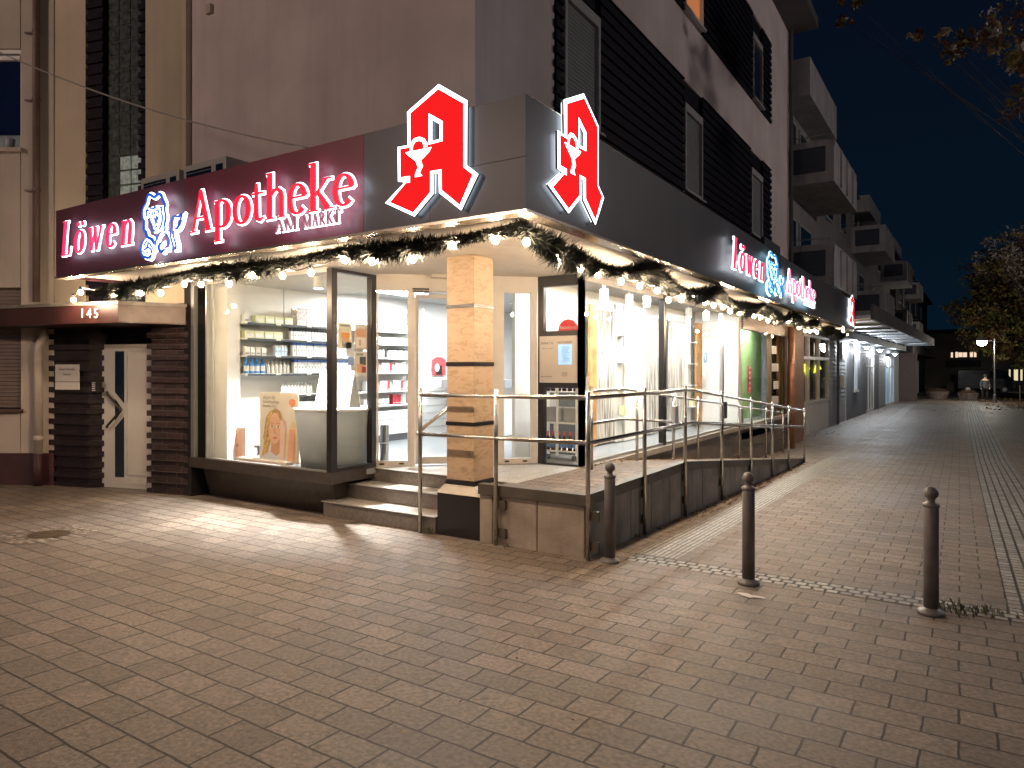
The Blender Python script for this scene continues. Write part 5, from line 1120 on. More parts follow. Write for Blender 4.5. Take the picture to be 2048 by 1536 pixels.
sgn = thing('counter_card', GF(.25, .0, 1.36), 'white card with a dark blue square on top of the goods rack', 'card'); MB(GF).box(.02, .44, -.03, -.02, 1.36, 1.60).build('card', WALLW, sgn); MB(GF).box(.05, .22, -.032, -.0305, 1.40, 1.58).build('print', PNAVY, sgn); MB(GF).slab([(.08, 1.44), (.19, 1.46), (.19, 1.52), (.08, 1.50)], -.034, -.0325).build('print', WALLW, sgn)
cp_ = thing('dark_curtain', (-7.2, 13.5, FLOOR), 'dark brown pleated curtain at the back of the shop', 'curtain')
def curtain(fr, u0, u1, z0, z1, m, nm, par, amp=.02, wl=.05, v=0):
    b = MB(fr); n = max(8, int((u1 - u0) / wl * 6)); vs = []
    for i in range(n + 1):
        u_ = u0 + (u1 - u0) * i / n; vv = v + amp * math.sin(u_ / wl * 2 * PI) + amp * .5 * math.sin(u_ * 37.0); vs += [(u_, vv, z0), (u_ + .01 * math.sin(u_ * 50), vv, z1)]
    b.add(vs, [(2*i, 2*i+2, 2*i+3, 2*i+1) for i in range(n)]); return b.build(nm, m, par, smooth=True, flip=False)
curtain(Frame((-7.9, 13.4), .5), 0, 1.6, .4, 2.35, mat('dark_brown_cloth', (.045, .035, .03), .8), 'cloth', cp_, .03, .12)
# round fruit juice sign seen in the upper notice pane, bottle trolley in the lower
JS = Frame((0, 8.05), 0); c_, z_ = JS.hit(1136, 650); js = thing('juice_sign', JS(c_, 0, z_ - .1), 'red half round juice sign behind the upper pane of the notice unit', 'sign'); RR = .145
MB(JS).slab([(c_ + RR * math.cos(math.radians(q)), z_ - .06 + RR * .95 * math.sin(math.radians(q))) for q in range(0, 181, 12)] + [(c_ - RR, z_ - .14), (c_ + RR, z_ - .14)], 0, .05).build('board', mat('sign_board_red', (.70, .05, .05), .5, emit=(.9, .08, .07), estr=.35), js)
text('sign_text', 'Rabenhorst', JS, c_, z_ - .05, -.002, .062, WALLW, js, ext=.0005, sx=.85)
tf = Frame((0, 8.25), 0); tro = thing('bottle_trolley', (-4.35, 8.4, FLOOR), 'white wheeled trolley stocked with bottles behind the lower pane of the notice unit', 'trolley')
for z in (.50, .88, 1.30): MB().box(-4.80, -4.26, 8.25, 8.6, z - .02, z).build('tray', WALLW, tro, bevel=.004)
for x, y in ((-4.79, 8.26), (-4.28, 8.26), (-4.79, 8.58), (-4.28, 8.58), (-4.56, 8.24)): MB().box(x - .012, x + .012, y - .012, y + .012, .44, 1.5).build('upright', WALLW, tro)
for x in (-4.74, -4.34): MB().tube([(x - .02, 8.3, .405), (x + .02, 8.3, .405)], .035, 12).build('caster', BLACKF, tro)
K_RB = ('bottle', .062, .062, .25, (mat('dark_red_bottle', (.05, .008, .006), .15, var=0), mat('bottle_cap_red', (.65, .08, .05), .5, var=0)), 'bottle', mat('blue_label', (.08, .20, .45), .5, var=0))
for i in range(6): lb = 'dark bottle with red cap on the low tray of the trolley'; product(K_RB, -4.74 + i * .085, 8.30, .501, 0, lb, lb)
for i in range(6): lb = 'dark bottle with red cap on the top tray of the trolley'; product(K_RB, -4.74 + i * .085, 8.30, 1.301, 0, lb, lb)
for i, lb in enumerate(('left grey archive box on the middle tray of the trolley', 'right grey archive box on the middle tray of the trolley')): o = MB().box(-4.77 + i * .27, -4.54 + i * .27, 8.30, 8.5, .881, 1.08).build('archive_box', mat('archive_grey', (.38, .38, .38), .6), None, bevel=.006); tag(o, lb, 'box', 'archive boxes on the trolley')
gc = thing('grey_cabinet', (-4.9, 8.95, FLOOR), 'tall dark grey cabinet behind the bottle trolley', 'cabinet'); MB().box(-5.25, -4.56, 8.9, 9.02, .367, 1.72).build('body', mat('cabinet_grey', (.11, .115, .12), .5), gc); MB().box(-5.1, -4.95, 8.88, 8.899, 1.05, 1.2).build('label_field', WALLW, gc); MB().box(-4.85, -4.65, 8.88, 8.899, 1.3, 1.45).build('label_field', WALLW, gc)

# street window display: panels, timber boards and string curtains
BP_ = Frame((-4.80, 0), PI / 2)
def bu(p): return BP_.hit(p)[0]
CURT = mat('linen_curtain', (.46, .42, .38), .8, var=.35, scale=16)
def curt_mat():
    t = CURT.node_tree; b = t.nodes['Principled BSDF']; tc = nd(t, 'ShaderNodeTexCoord'); mp = nd(t, 'ShaderNodeMapping'); mp.inputs['Scale'].default_value = (60, 60, 1.6)
    n = nd(t, 'ShaderNodeTexNoise'); n.inputs['Scale'].default_value = 1; n.inputs['Detail'].default_value = 3; n.inputs['Distortion'].default_value = .5
    r = nd(t, 'ShaderNodeValToRGB'); r.color_ramp.elements[0].position = .38; r.color_ramp.elements[1].position = .6; r.color_ramp.elements[0].color = (.20, .175, .15, 1); r.color_ramp.elements[1].color = (.66, .63, .58, 1)
    t.links.new(tc.outputs['Object'], mp.inputs[0]); t.links.new(mp.outputs[0], n.inputs['Vector']); t.links.new(n.outputs[0], r.inputs[0]); t.links.new(r.outputs[0], b.inputs['Base Color'])
curt_mat()
MB(BP_).box(7.95, 15.19, .25, .30, .367, CZ - .003).build('partition', WALLW, room)
zt_c = 2.55
def disp_curtain(p0, p1, label): t = thing('string_curtain', BP_(bu(p0), 0, FLOOR), label, 'curtain', 'beige string curtains in the street windows'); curtain(BP_, bu(p0), bu(p1), .40, zt_c, CURT, 'cloth', t, .018, .07, .05); MB(BP_).box(bu(p0), bu(p1), .03, .07, zt_c, zt_c + .03).build('rail', ALU, t)
def board(p0, p1, label): t = thing('timber_board', BP_(bu(p0), 0, FLOOR), label, 'timber board', 'orange timber boards in the street windows'); MB(BP_).box(bu(p0), bu(p1), -.03, .01, .40, zt_c + .05).build('board', WOODP, t)
def wpanel(p0, p1, label, sh=False, v=.02):
    t = thing('white_panel', BP_(bu(p0), 0, FLOOR), label, 'panel'); MB(BP_).box(bu(p0), bu(p1), v, v + .04, .38, 2.68).build('panel', WALLW, t)
    if sh:
        for z in (.8, 1.25, 1.7, 2.15): MB(BP_).box(bu(p0) + .02, bu(p1) - .02, v - .16, v - .001, z, z + .015).build('shelf_board', WALLW, t)
        MB(BP_).box(bu(p0) + .05, bu(p1) - .1, v - .12, v - .03, .82, .98).build('yellow_pack', PYEL, t)
board(1177, 1190, 'orange timber board at the near end of the first street window'); disp_curtain(1191, 1234, 'beige string curtain next to the near timber board in the first street window')
wpanel(1235, 1247, 'narrow white shelf panel right of the near string curtain', True); wpanel(1248, 1288, 'wide plain white panel in the middle of the first street window', v=-.02); disp_curtain(1290, 1326, 'grey string curtain just left of the dark mullion')
disp_curtain(1339, 1374, 'string curtain at the left of the second street window'); wpanel(1376, 1383, 'narrow white shelf panel with red label in the second street window', True); board(1390, 1402, 'orange timber board in the middle of the second street window'); disp_curtain(1403, 1426, 'string curtain right of the middle timber board'); wpanel(1427, 1446, 'white panel at the right end of the second street window')
disp_curtain(1457, 1480, 'string curtain in the narrow third street window')
for px, py, l in ((1212, 694, 'oval pale blue hanging sign in front of the near string curtain'), (1411, 715, 'oval pale blue hanging sign in the second street window')):
    HF = Frame((-4.55, 0), PI / 2); u_, z_ = HF.hit(px, py); t = thing('hanging_sign', HF(u_, 0, z_), l, 'hanging sign', 'oval hanging signs'); MB(HF).slab([(u_ + .15 * math.cos(q), z_ + .12 * math.sin(q)) for q in [k * PI / 12 for k in range(24)]], 0, .01).build('disc', mat('oval_blue', (.30, .48, .72), .4), t); MB(HF).slab([(u_ + .04 * math.cos(q), z_ + .07 * math.sin(q)) for q in [k * PI / 12 for k in range(24)]], -.002, -.0005).build('print', WALLW, t); MB(HF).tube([(u_, .005, z_ + .12), (u_, .005, CZ)], .002, 5).build('wire', ALU, t)
# green room
b = MB(); b.box(-6.9, -4.0, 15.2, 15.35, .367, CZ - .004); rp('partition_wall', b, WALLW)
GRW = Frame((-5.9, 0), PI / 2); b = MB(); b.box(-4.56, -4.48, 15.36, 19.59, .2, CZ - .004); b.box(-4.56, -4.0, 19.6, 19.7, .2, CZ - .004); rp('green_wall', b, GREEN)
rl_ = thing('red_banner', (-5.0, 15.9, 1), 'narrow red roll banner in the green room', 'banner'); RB = Frame((-4.43, 0), PI / 2); u_, z1_ = RB.hit(1500, 732); z0_ = RB.hit(1500, 785)[1]; MB(RB).box(u_ - .12, u_ + .12, 0, .02, z0_, z1_).build('sheet', mat('banner_red', (.6, .05, .06), .5), rl_); 
bb = MB(RB)
for k in range(5): bb.box(u_ - .08, u_ + .08, -.003, -.0005, z0_ + .08 + k * .13, z0_ + .13 + k * .13)
bb.build('print', WALLW, rl_)
# fallen leaves
LEAFM = [mat('dry_leaf_brown', (.22, .09, .03), .7, var=.4, scale=40), mat('dry_leaf_yellow', (.42, .28, .07), .7, var=.4, scale=40), mat('dry_leaf_dark', (.09, .04, .02), .8, var=.3)]
b = MB()
def leaf_at(x, y, z, s_, lift=.02):
    a = random.random() * 2 * PI; ca, sa = math.cos(a), math.sin(a); m = random.choice((0, 0, 1, 2)); L = s_; W = s_ * .45
    P = [(-L, 0, 0), (-.2*L, W, lift * random.random()), (L, 0, lift * random.random()), (-.2*L, -W, lift * random.random())]
    b.add([(x + p * ca - q * sa, y + p * sa + q * ca, z + .006 + r_) for p, q, r_ in P], [(0, 3, 2, 1)], m)
for i in range(260):
    y = random.triangular(6.5, 16.5, 11); leaf_at(-2.87 + abs(random.gauss(0, .09)), y, gz(y), random.uniform(.02, .045))
for i in range(220):
    y = random.choice((random.gauss(11.2, .5), random.gauss(9.2, .7), random.uniform(8, 16))); y = max(7.9, y); leaf_at(-3.93 + abs(random.gauss(0, .07)), y, zr(y) + .007, random.uniform(.02, .04)); 
for i in range(240):
    y = random.uniform(16.7, 46); leaf_at(-4.2 + .02 * (y - 20) + abs(random.gauss(0, .3)), y, gz(y), random.uniform(.03, .06))
for i in range(160):
    x, y = random.uniform(-2, 2), random.uniform(40, 60); leaf_at(x, y, gz(y), random.uniform(.04, .08))
for i in range(900):
    leaf_at(random.uniform(1.2, 9), random.uniform(44, 66), -.55, random.uniform(.05, .10), .06)
for i in range(60):
    y = random.uniform(1.5, 8); leaf_at(random.uniform(-7, 1.5), y, gz(y), random.uniform(.008, .02), .006)
tag(b.build('fallen_leaves', LEAFM, flip=False), 'dry brown and yellow leaves scattered along the walls and under the tree', None, None, 'stuff')
# weeds at bollard, steps and ramp foot
b = MB()
def tuft(x, y, n, h, sp):
    for i in range(n):
        a = random.random() * 2 * PI; l_ = h * random.uniform(.5, 1); x0 = x + random.gauss(0, sp); y0 = y + random.gauss(0, sp * .6); z = gz(y)
        w = .003; q = .5 * l_; b.add([(x0 - w, y0, z), (x0 + w, y0, z), (x0 + q * .5 * math.cos(a) + w, y0 + q * .5 * math.sin(a), z + l_ * .8), (x0 + q * math.cos(a), y0 + q * math.sin(a), z + l_)], [(0, 1, 2), (0, 2, 3)])
tuft(-.02, 6.05, 70, .07, .10); tuft(.15, 6.1, 40, .06, .08); tuft(-4.78, 5.78, 16, .09, .03); tuft(-3.77, 5.77, 10, .06, .02); tuft(-2.85, 7.0, 14, .05, .05); tuft(-2.85, 8.6, 20, .05, .06); tuft(-2.86, 10.3, 24, .06, .08)
tag(b.build('weeds', mat('weed_green', (.10, .10, .05), .8, var=.3), flip=False), 'small dry weeds in the paving joints', None, None, 'stuff')
p = ground_at(1497, 1193); b = MB(); pts = [(p[0] + (.055 + .025 * math.sin(3 * q + 1)) * math.cos(q) * 1.6, p[1] + (.05 + .02 * math.sin(4 * q)) * math.sin(q) * .8, p[2] + .008) for q in [k * PI / 10 for k in range(20)]]; b.add(pts, [tuple(range(20))]); tag(b.build('paper_scrap', mat('paper_white', (.7, .66, .62), .7), flip=False), 'torn white paper scrap on the paving before the middle bollard', 'paper scrap')
# ---------------------------------------------------------------- grey clapboard shop further down the street
SG = Frame((-4.28, 22.4), PI / 2 - .027)
def sh(px, py=738): return SG.hit(px, py)
SIDM = mat('grey_clapboard', (.26, .28, .30), .6, var=.1, scale=2); SIDD = mat('dark_render', (.085, .092, .105), .7, var=.1)
cb = thing('clapboard_shop', SG(12, 1, -.56), 'single storey grey clapboard shopfront with white doors beyond the pharmacy', 'building')
bm_ = [sh(p)[0] for p in (1590, 1657, 1690, 1732, 1748, 1757, 1770, 1788, 1797)]
zG = -.6; zT = 3.1
MB(SG).box(-3.4, 31, .30, .5, zG, zT).build('core_wall', SIDD, cb)
def siding(b, u0, u1, z0=zG, z1=zT):
    z = z0
    while z < z1: 
        zb = min(z + .155, z1); b.hexa([(u0, -.03, z), (u1, -.03, z), (u1, .29, z), (u0, .29, z)], [(u0, -.002, zb), (u1, -.002, zb), (u1, .29, zb), (u0, .29, zb)]); z += .158
b = MB(SG); siding(b, -3.0, bm_[0] + .25); siding(b, bm_[1], bm_[2] - .1); siding(b, bm_[5], bm_[6]); siding(b, bm_[7], bm_[8]); siding(b, bm_[0] + .25, bm_[1], sh(1620, 672)[1] + .1, zT); siding(b, bm_[2] - .1, bm_[5], 2.35, zT); siding(b, bm_[6], bm_[7], 2.55, zT)
b.build('siding', SIDM, cb)
# the big front window
w0, w1 = bm_[0] + .25, bm_[1]; zw1, zw0 = sh(1620, 674)[1], sh(1620, 803)[1]; zm = sh(1620, 716)[1]
b = MB(SG); t = .07; us3 = [w0 + (w1 - w0) * k / 3 for k in range(4)]
b.box(w0, w1, -.02, .1, zw1, zw1 + .09); b.box(w0, w1, -.02, .1, zw0 - .09, zw0); b.box(w0, w1, -.015, .1, zm - .05, zm + .05)
for q in us3: b.box(q - t / 2, q + t / 2, -.018, .1, zw0, zw1)
wo2 = b.build('window', WHITEF, cb); MB(SG).box(w0, w1, .05, .055, zw0, zw1).build('pane', GLASS, wo2); MB(SG).box(w0, w1, .20, .28, zw0 - .1, zw1).build('room_behind', mat('dim_room', (.06, .065, .07), .7), wo2)
b = MB(SG); 
for k in range(3): b.box(us3[k] + .09, us3[k+1] - .09, -.022, -.001, zG + .1, zw0 - .17)
b.box(w0, w1, 0, .1, zG, zw0 - .09); b.build('panelling', WHITEF, cb)
NEON = emit_mat('yellow_neon', (.95, 1.0, .05), 3)
for px, l in ((1622, 'glowing yellow leaf shaped neon in the middle pane of the clapboard shop window'), (1645, 'glowing yellow leaf shaped neon in the right pane of the clapboard shop window')):
    u_, z_ = sh(px, 738); t_n = thing('neon_sign', SG(u_, .15, z_), l, 'neon sign', 'yellow neon signs'); MB(SG).slab([(u_ - .75, z_ - .14), (u_ - .4, z_ + .14), (u_ + .1, z_ + .22), (u_ + .6, z_ + .0), (u_ + .15, z_ - .04), (u_ - .05, z_ - .30), (u_ - .2, z_ - .08)], .14, .16).build('tube', NEON, t_n)
# doorways
b = MB(SG); b.box(bm_[2] - .1, bm_[2] + .12, -.03, .1, zG, 2.35); b.build('door_post', WHITEF, cb)
MB(SG).box(bm_[2] + .12, bm_[3], -.02, .28, zG, 2.34).build('dark_panel', SIDD, cb)
u0, u1 = sh(1707)[0], sh(1712)[0]; wn = MB(SG).box(u0, u1, -.06, -.021, sh(1710, 779)[1], sh(1710, 708)[1]).build('narrow_window', mat('lit_narrow_pane', (.4, .42, .44), .4, emit=(.75, .85, .95), estr=.18), cb); MB(SG).box(u0 - .12, u1 + .25, -.10, -.021, sh(1710, 784)[1], sh(1710, 780)[1]).build('sill', WHITEF, wn)
def gdoor(u0, u1, m, nm):
    b = MB(SG); n = 3
    for k in range(n + 1): q = u0 + (u1 - u0) * k / n; b.box(q - .06, q + .06, .0, .08, zG, 2.3)
    b.box(u0, u1, .0, .075, 2.22, 2.32); b.box(u0, u1, .0, .075, 1.72, 1.80); b.box(u0, u1, 0, .075, zG, zG + .15); o = b.build(nm, WHITEF, cb); MB(SG).box(u0, u1, .04, .045, zG + .15, 2.3).build('pane', m, o)
gdoor(bm_[3] + .05, bm_[4], mat('grey_door_glass', (.16, .18, .20), .25), 'white_door'); MB(SG).box(bm_[4] + .02, bm_[5], -.01, .28, zG, 2.34).build('dark_panel', SIDD, cb)
gdoor(bm_[6] + .1, bm_[7], mat('blue_lit_glass', (.35, .5, .62), .3, emit=(.5, .75, 1), estr=.15), 'white_door')
b = MB(SG); b.tube([(sh(1671)[0], -.09, zG), (sh(1671)[0], -.09, 2.9)], .05, 8); b.build('downpipe', SIDD, cb)
u_, z_ = sh(1683, 703); MB(SG).box(u_ - .3, u_ + .3, -.09, -.031, z_ - .32, z_ + .35).build('wall_board', WHITEF, cb); u_, z_ = sh(1681, 764); MB(SG).box(u_ - .35, u_ + .25, -.18, -.031, z_ - .22, z_ + .28).build('letter_box', WHITEP, cb)
# canopy over it, lit from the wall lamps
b = MB(SG); b.box(1.15, 30.5, -2.0, .3, 3.12, 3.22);  co_ = b.build('canopy', mat('canopy_white', (.62, .64, .66), .5, var=.1), cb)
MB(SG).box(1.15, 30.5, -2.08, -2.001, 3.09, 3.55).build('edge_band', DARKW, co_)
for k in range(11): MB(SG).box(1.3 + k * 2.7, 1.4 + k * 2.7, -1.98, -.05, 3.06, 3.119).build('joist', SIDM, co_)
MB(SG).box(1.15, 30.5, -.5, -.04, 2.78, 3.1).build('lamp_board', SIDM, cb)
LAMPG = emit_mat('wall_lamp_glow', (.90, .96, 1.0), 110)
for px, py, l in ((1711, 684, 'first wall lamp of the clapboard shop, nearest the pharmacy'), (1733, 693, 'second wall lamp over the dark panel of the clapboard shop'), (1760, 699, 'third wall lamp before the narrow siding strip'), (1790, 707, 'farthest and brightest wall lamp at the end of the clapboard shop')):
    LF = Frame(SG(0, -.35, 0)[:2], SG.ang); u_, z_ = LF.hit(px, py); p = LF(u_, 0, z_); tl = thing('wall_lamp', p, l, 'wall lamp', 'white shaded wall lamps')
    MB().lathe(p, [(.20, -.02), (.19, .02), (.06, .12), (.03, .16)], 18).build('shade', WHITEP, tl); MB().ball((p[0], p[1], p[2] - .05), .085, 12).build('bulb', LAMPG, tl)
    d_ = bpy.data.lights.new('lamp_light', 'POINT'); d_.energy = 120; d_.color = (.90, .95, 1); d_.shadow_soft_size = .06; lo_ = bpy.data.objects.new('lamp_light', d_); COL.objects.link(lo_); lo_.parent = tl; lo_.location = (0, 0, -.22)
    a0 = LF(u_, 0, z_ + .16); a1 = LF(u_, .1, z_ + .26); a2 = LF(u_, .3, z_ + .22); MB().tube([a0, (a0[0], a0[1], a0[2] + .06), a1, a2], .015, 6).build('arm', SIDD, tl)
for px, l in ((1697, 'left chalk board sign hanging on the lamp board'),): pass
# copper pipe between pharmacy and clapboard shop
cpz = thing('copper_downpipe', (-3.85, 20.9, 0), 'copper brown downpipe between the side entrance and the clapboard shop', 'downpipe'); CPF = Frame((-3.85, 0), PI / 2); u_ = CPF.hit(1583)[0]; MB(CPF).tube([(u_, 0, -.56), (u_, 0, 2.75)], .09, 10).build('pipe', COPPER, cpz, smooth=True)
for z in (.4, 1.7): MB(CPF).lathe((u_, 0, z), [(.105, 0), (.105, .05)], 10).build('collar', COPPER, cpz)
MB().box(-4.4, -3.97, 20.31, 22.6, -.6, 2.9).build('link_wall', mat('brown_render', (.20, .12, .08), .7, var=.2), shop)

# ---------------------------------------------------------------- long flats with balconies above the clapboard shop
FL = Frame((-4.35, 21.3), PI / 2 - .012)
fl = thing('balcony_flats', FL(20, 2, 0), 'long dark apartment block with stacked grey balconies running down the street', 'building')
MB(FL).box(.05, 6.5, .0, 6, 3.6, 10.6).build('wall', FARW, fl); MB(FL).box(6.501, 46, .0, 6, 3.6, 9.3).build('wall', FARW, fl)
MB(FL).hexa([(6.5, -.4, 9.32), (46, -.4, 9.32), (46, 6, 9.32), (6.5, 6, 9.32)], [(6.5, 2.5, 10.6), (46, 2.5, 10.6), (46, 4, 10.6), (6.5, 4, 10.6)]).build('roof', DARKW, fl)
WFD = mat('dim_white_frame', (.30, .30, .30), .6)
def balcony(u0, z0, par=fl, h=1.2, dep=1.38, ln=4.7):
    b = MB(FL); t = .14
    b.box(u0, u0 + ln, -dep, -.001, z0, z0 + .14)                        # slab
    b.box(u0 + t, u0 + ln - t, -dep, -dep + t, z0 + .141, z0 + h)
    # end parapets with a curved top corner
    for q in (u0, u0 + ln - t):
        pts = [(-dep, z0 + .141), (-.01, z0 + .141), (-.01, z0 + h), (-dep + .2, z0 + h), (-dep + .07, z0 + h - .05), (-dep, z0 + h - .2)]
        n = len(pts); b.add([(q, v_, z) for v_, z in pts] + [(q + t, v_, z) for v_, z in pts], [tuple(range(n)), tuple(range(n, 2 * n))[::-1]] + [(i, (i + 1) % n, n + (i + 1) % n, n + i) for i in range(n)])
    for k in range(3): q = u0 + 1.1 + k * 1.2; b.box(q, q + .09, -dep - .05, -dep - .001, z0 + .05, z0 + h - .06)
    o = b.build('balcony', BALC, par)
    p = MB(FL); p.box(u0 - .02, u0 - .001, -dep + .22, -.18, z0 + .30, z0 + h - .18); p.build('panel', BALP, o)
    p = MB(FL); p.tube([(u0 + .05, -.05, z0 + h + .16), (u0 + .05, -dep + .1, z0 + h + .16)], .015, 6); p.build('handrail', ALU, o)
    return o
for su in (.12, 14.0, 26.6, 39.0):
    for z0 in (3.95, 6.9): balcony(su, z0)
    MB(FL).box(su, su + 4.7, -.75, -.001, 9.45 if su < 1 else 8.75, 10.55 if su < 1 else 9.5).build('upper_parapet', BALC, fl)
    for z0 in (4.1, 7.05):
        b = MB(FL); b.box(su + .5, su + 1.6, -.06, -.001, z0, z0 + 2.15); w_ = b.build('balcony_door', WFD, fl); MB(FL).box(su + .6, su + 1.5, -.075, -.061, z0 + .1, z0 + 2.05).build('pane', DARKGL, w_)
        b = MB(FL); b.box(su + 2.2, su + 4.0, -.06, -.001, z0 + .9, z0 + 2.15); w_ = b.build('window', WFD, fl); MB(FL).box(su + 2.3, su + 3.9, -.075, -.061, z0 + 1.0, z0 + 2.05).build('pane', DARKGL, w_)
    for du_ in ((7.0, 10.4) if su < 30 else ()):
        for z0 in (4.9, 7.3):
            b = MB(FL); b.box(su + du_, su + du_ + 1.5, -.06, -.001, z0, z0 + 1.35); w_ = b.build('window', WFD, fl); MB(FL).box(su + du_ + .1, su + du_ + 1.4, -.075, -.061, z0 + .1, z0 + 1.25).build('pane', DARKGL, w_)
    MB(FL).box(max(6.6, su + 4.9), min(su + 12.3, 45.9), -.28, -.001, 8.8, 9.3).build('cornice', DARKW, fl)

# ---------------------------------------------------------------- dark shops beyond
DS = Frame((-3.62, 53.6), PI / 2 - .02)
dsb = thing('dark_shop_row', DS(12, 2, -.56), 'dark row of shops beyond the clapboard shop with dim white framed fronts', 'building')
b = MB(DS); b.box(0, 34, 0, 6, -.6, 8.5); b.box(0, 34, -1.0, -.001, 2.7, 3.3); b.build('wall', DARKW, dsb); MB(DS).hexa([(0, -.6, 8.5), (34, -.6, 8.5), (34, 6, 8.5), (0, 6, 8.5)], [(0, 2, 11), (34, 2, 11), (34, 4, 11), (0, 4, 11)]).build('roof', DARKW, dsb)
MB(DS).box(-.15, -.01, -1.25, .3, -.6, 2.69).build('end_pier', mat('brown_pier', (.16, .11, .09), .7), dsb)
for k, (a, c) in enumerate(((.6, 3.6), (4.0, 7.5), (9.5, 13.5), (16, 20))):
    b = MB(DS); 
    for q in (a, (a + c) / 2, c): b.box(q - .08, q + .08, -.1, -.001, -.6, 2.3)
    b.box(a, c, -.1, -.001, 2.2, 2.35); o = b.build('shopfront', WHITEF, dsb); MB(DS).box(a + .08, c - .08, -.06, -.05, -.6, 2.2).build('pane', mat('dim_lit_pane', (.1, .11, .12), .3, emit=(.6, .68, .75), estr=.06), o)
for q in (1.5, 5.5, 11, 17, 23):
    for z in (3.8, 6.2): b = MB(DS); b.box(q, q + 1.6, -.08, -.001, z, z + 1.3); o = b.build('window', WFD, dsb); MB(DS).box(q + .1, q + 1.5, -.1, -.081, z + .1, z + 1.2).build('pane', DARKGL, o)

# building across the end of the street
EBF = Frame((-6, 84), -.12); 
def eh(px, py): return EBF.hit(px, py)
eb = thing('end_building', (2, 86, -.56), 'low building closing the street with a strip of lit windows behind the tree', 'building')
BEI = mat('beige_render', (.30, .26, .20), .8, var=.15)
MB(EBF).box(-6, 45, 0, 6, -.6, 5.2).build('wall', BEI, eb); MB(EBF).box(-6, 45, -.3, 6.3, 5.21, 5.6).build('roof', DARKW, eb)
lit = emit_mat('lit_strip_window', (1.0, .74, .52), .9); lit2 = emit_mat('lit_hall_window', (1.0, .86, .52), .75)
for i, (p0, p1, y0, y1, m) in enumerate(((1902, 1906, 705, 715, lit), (1911, 1916, 704, 715, lit), (1917, 1925, 705, 714, lit), (1926, 1934, 705, 714, lit), (1940, 1946, 704, 714, lit), (1948, 1953, 704, 714, lit), (2018, 2021, 739, 761, lit2), (2028, 2036, 739, 761, lit2), (2041, 2045, 739, 761, lit2), (2052, 2060, 739, 761, lit2))):
    u0, z1 = eh(p0, y0); u1, z0 = eh(p1, y1); b = MB(EBF); b.box(u0 - .06, u1 + .06, -.05, -.001, z0 - .06, z1 + .06); o = b.build('window', DARKW, eb); MB(EBF).box(u0, u1, -.07, -.051, z0, z1).build('pane', m, o)
u0, z1 = eh(1899, 721); u1, z0 = eh(1962, 733); MB(EBF).box(u0, u1, -1.6, -.001, z0, z1).build('porch_roof', mat('porch_roof_dark', (.05, .05, .06), .7), eb)
u0, z1 = eh(1903, 749); u1, z0 = eh(1960, 758); MB(EBF).box(u0, u1, -.4, -.0011, z0, z1).build('porch_fascia', DARKW, eb)
# dark van, pale container, parked car
def car(x, y, ang, L, W, H_, label, nm, m, van=False):
    fr = Frame((x, y), ang); z = -.56; t = thing(nm, (x, y, z), label, 'van' if van else 'car')
    if van: prof = [(0, .35), (L, .35), (L, 1.1), (L - .35, 1.3), (L - .9, H_), (.05, H_), (0, H_ - .1)]
    else: prof = [(0, .3), (L, .3), (L, .75), (L - .15, .85), (L - 1.1, .98), (L - 1.8, H_), (.9, H_), (.15, 1.0), (0, .8)]
    MB(fr).slab([(a, z + c) for a, c in prof], -W / 2, W / 2).build('body', m, t, bevel=.06)
    gp = [(L - 1.15, 1.0), (L - 1.78, H_ - .06), (.95, H_ - .06), (.35, 1.02)] if not van else [(L - .55, 1.3), (L - .95, H_ - .12), (L - 2.0, H_ - .12), (L - 2.0, 1.3)]
    for v_ in (-W / 2 - .012, W / 2 + .002): MB(fr).slab([(a, z + c) for a, c in gp], v_, v_ + .01).build('side_window', DARKGL, t)
    for a in (.8, L - .85):
        for v_ in (-W / 2 - .02, W / 2 - .16):
            o = MB(fr).tube([(a, v_, z + .33), (a, v_ + .18, z + .33)], .32, 18).build('wheel', BLACK, t); MB(fr).tube([(a, v_ - .012, z + .33), (a, v_ + .192, z + .33)], .18, 14).build('rim', ALU, o)
    b = MB(fr); b.box(L - .02, L + .012, -W / 2 + .1, -W / 2 + .4, z + .62, z + .76); b.build('headlight', ALU, t); b = MB(fr); b.box(L - .02, L + .012, W / 2 - .4, W / 2 - .1, z + .62, z + .76); b.build('headlight', ALU, t)
DB = mat('dark_car_paint', (.012, .018, .028), .25, .3, coat=.5, var=.1)
car(-.2, 76.5, .05, 4.4, 1.9, 2.1, 'dark blue van parked across the end of the street', 'parked_van', DB, True)
car(4.2, 59.0, .15, 4.2, 1.8, 1.45, 'dark car parked under the tree right of the street lamp', 'parked_car', mat('black_green_paint', (.010, .02, .022), .25, .3, coat=.5, var=.1))
u0, z1 = eh(1908, 763); u1, z0 = eh(1921, 777); ub_ = thing('utility_box', EBF((u0 + u1) / 2, -4, -.56), 'pale square utility box in front of the end building', 'utility box'); MB(EBF).box(u0, u1, -4.5, -3.9, -.56, z1).build('cabinet', FARW, ub_, bevel=.03)

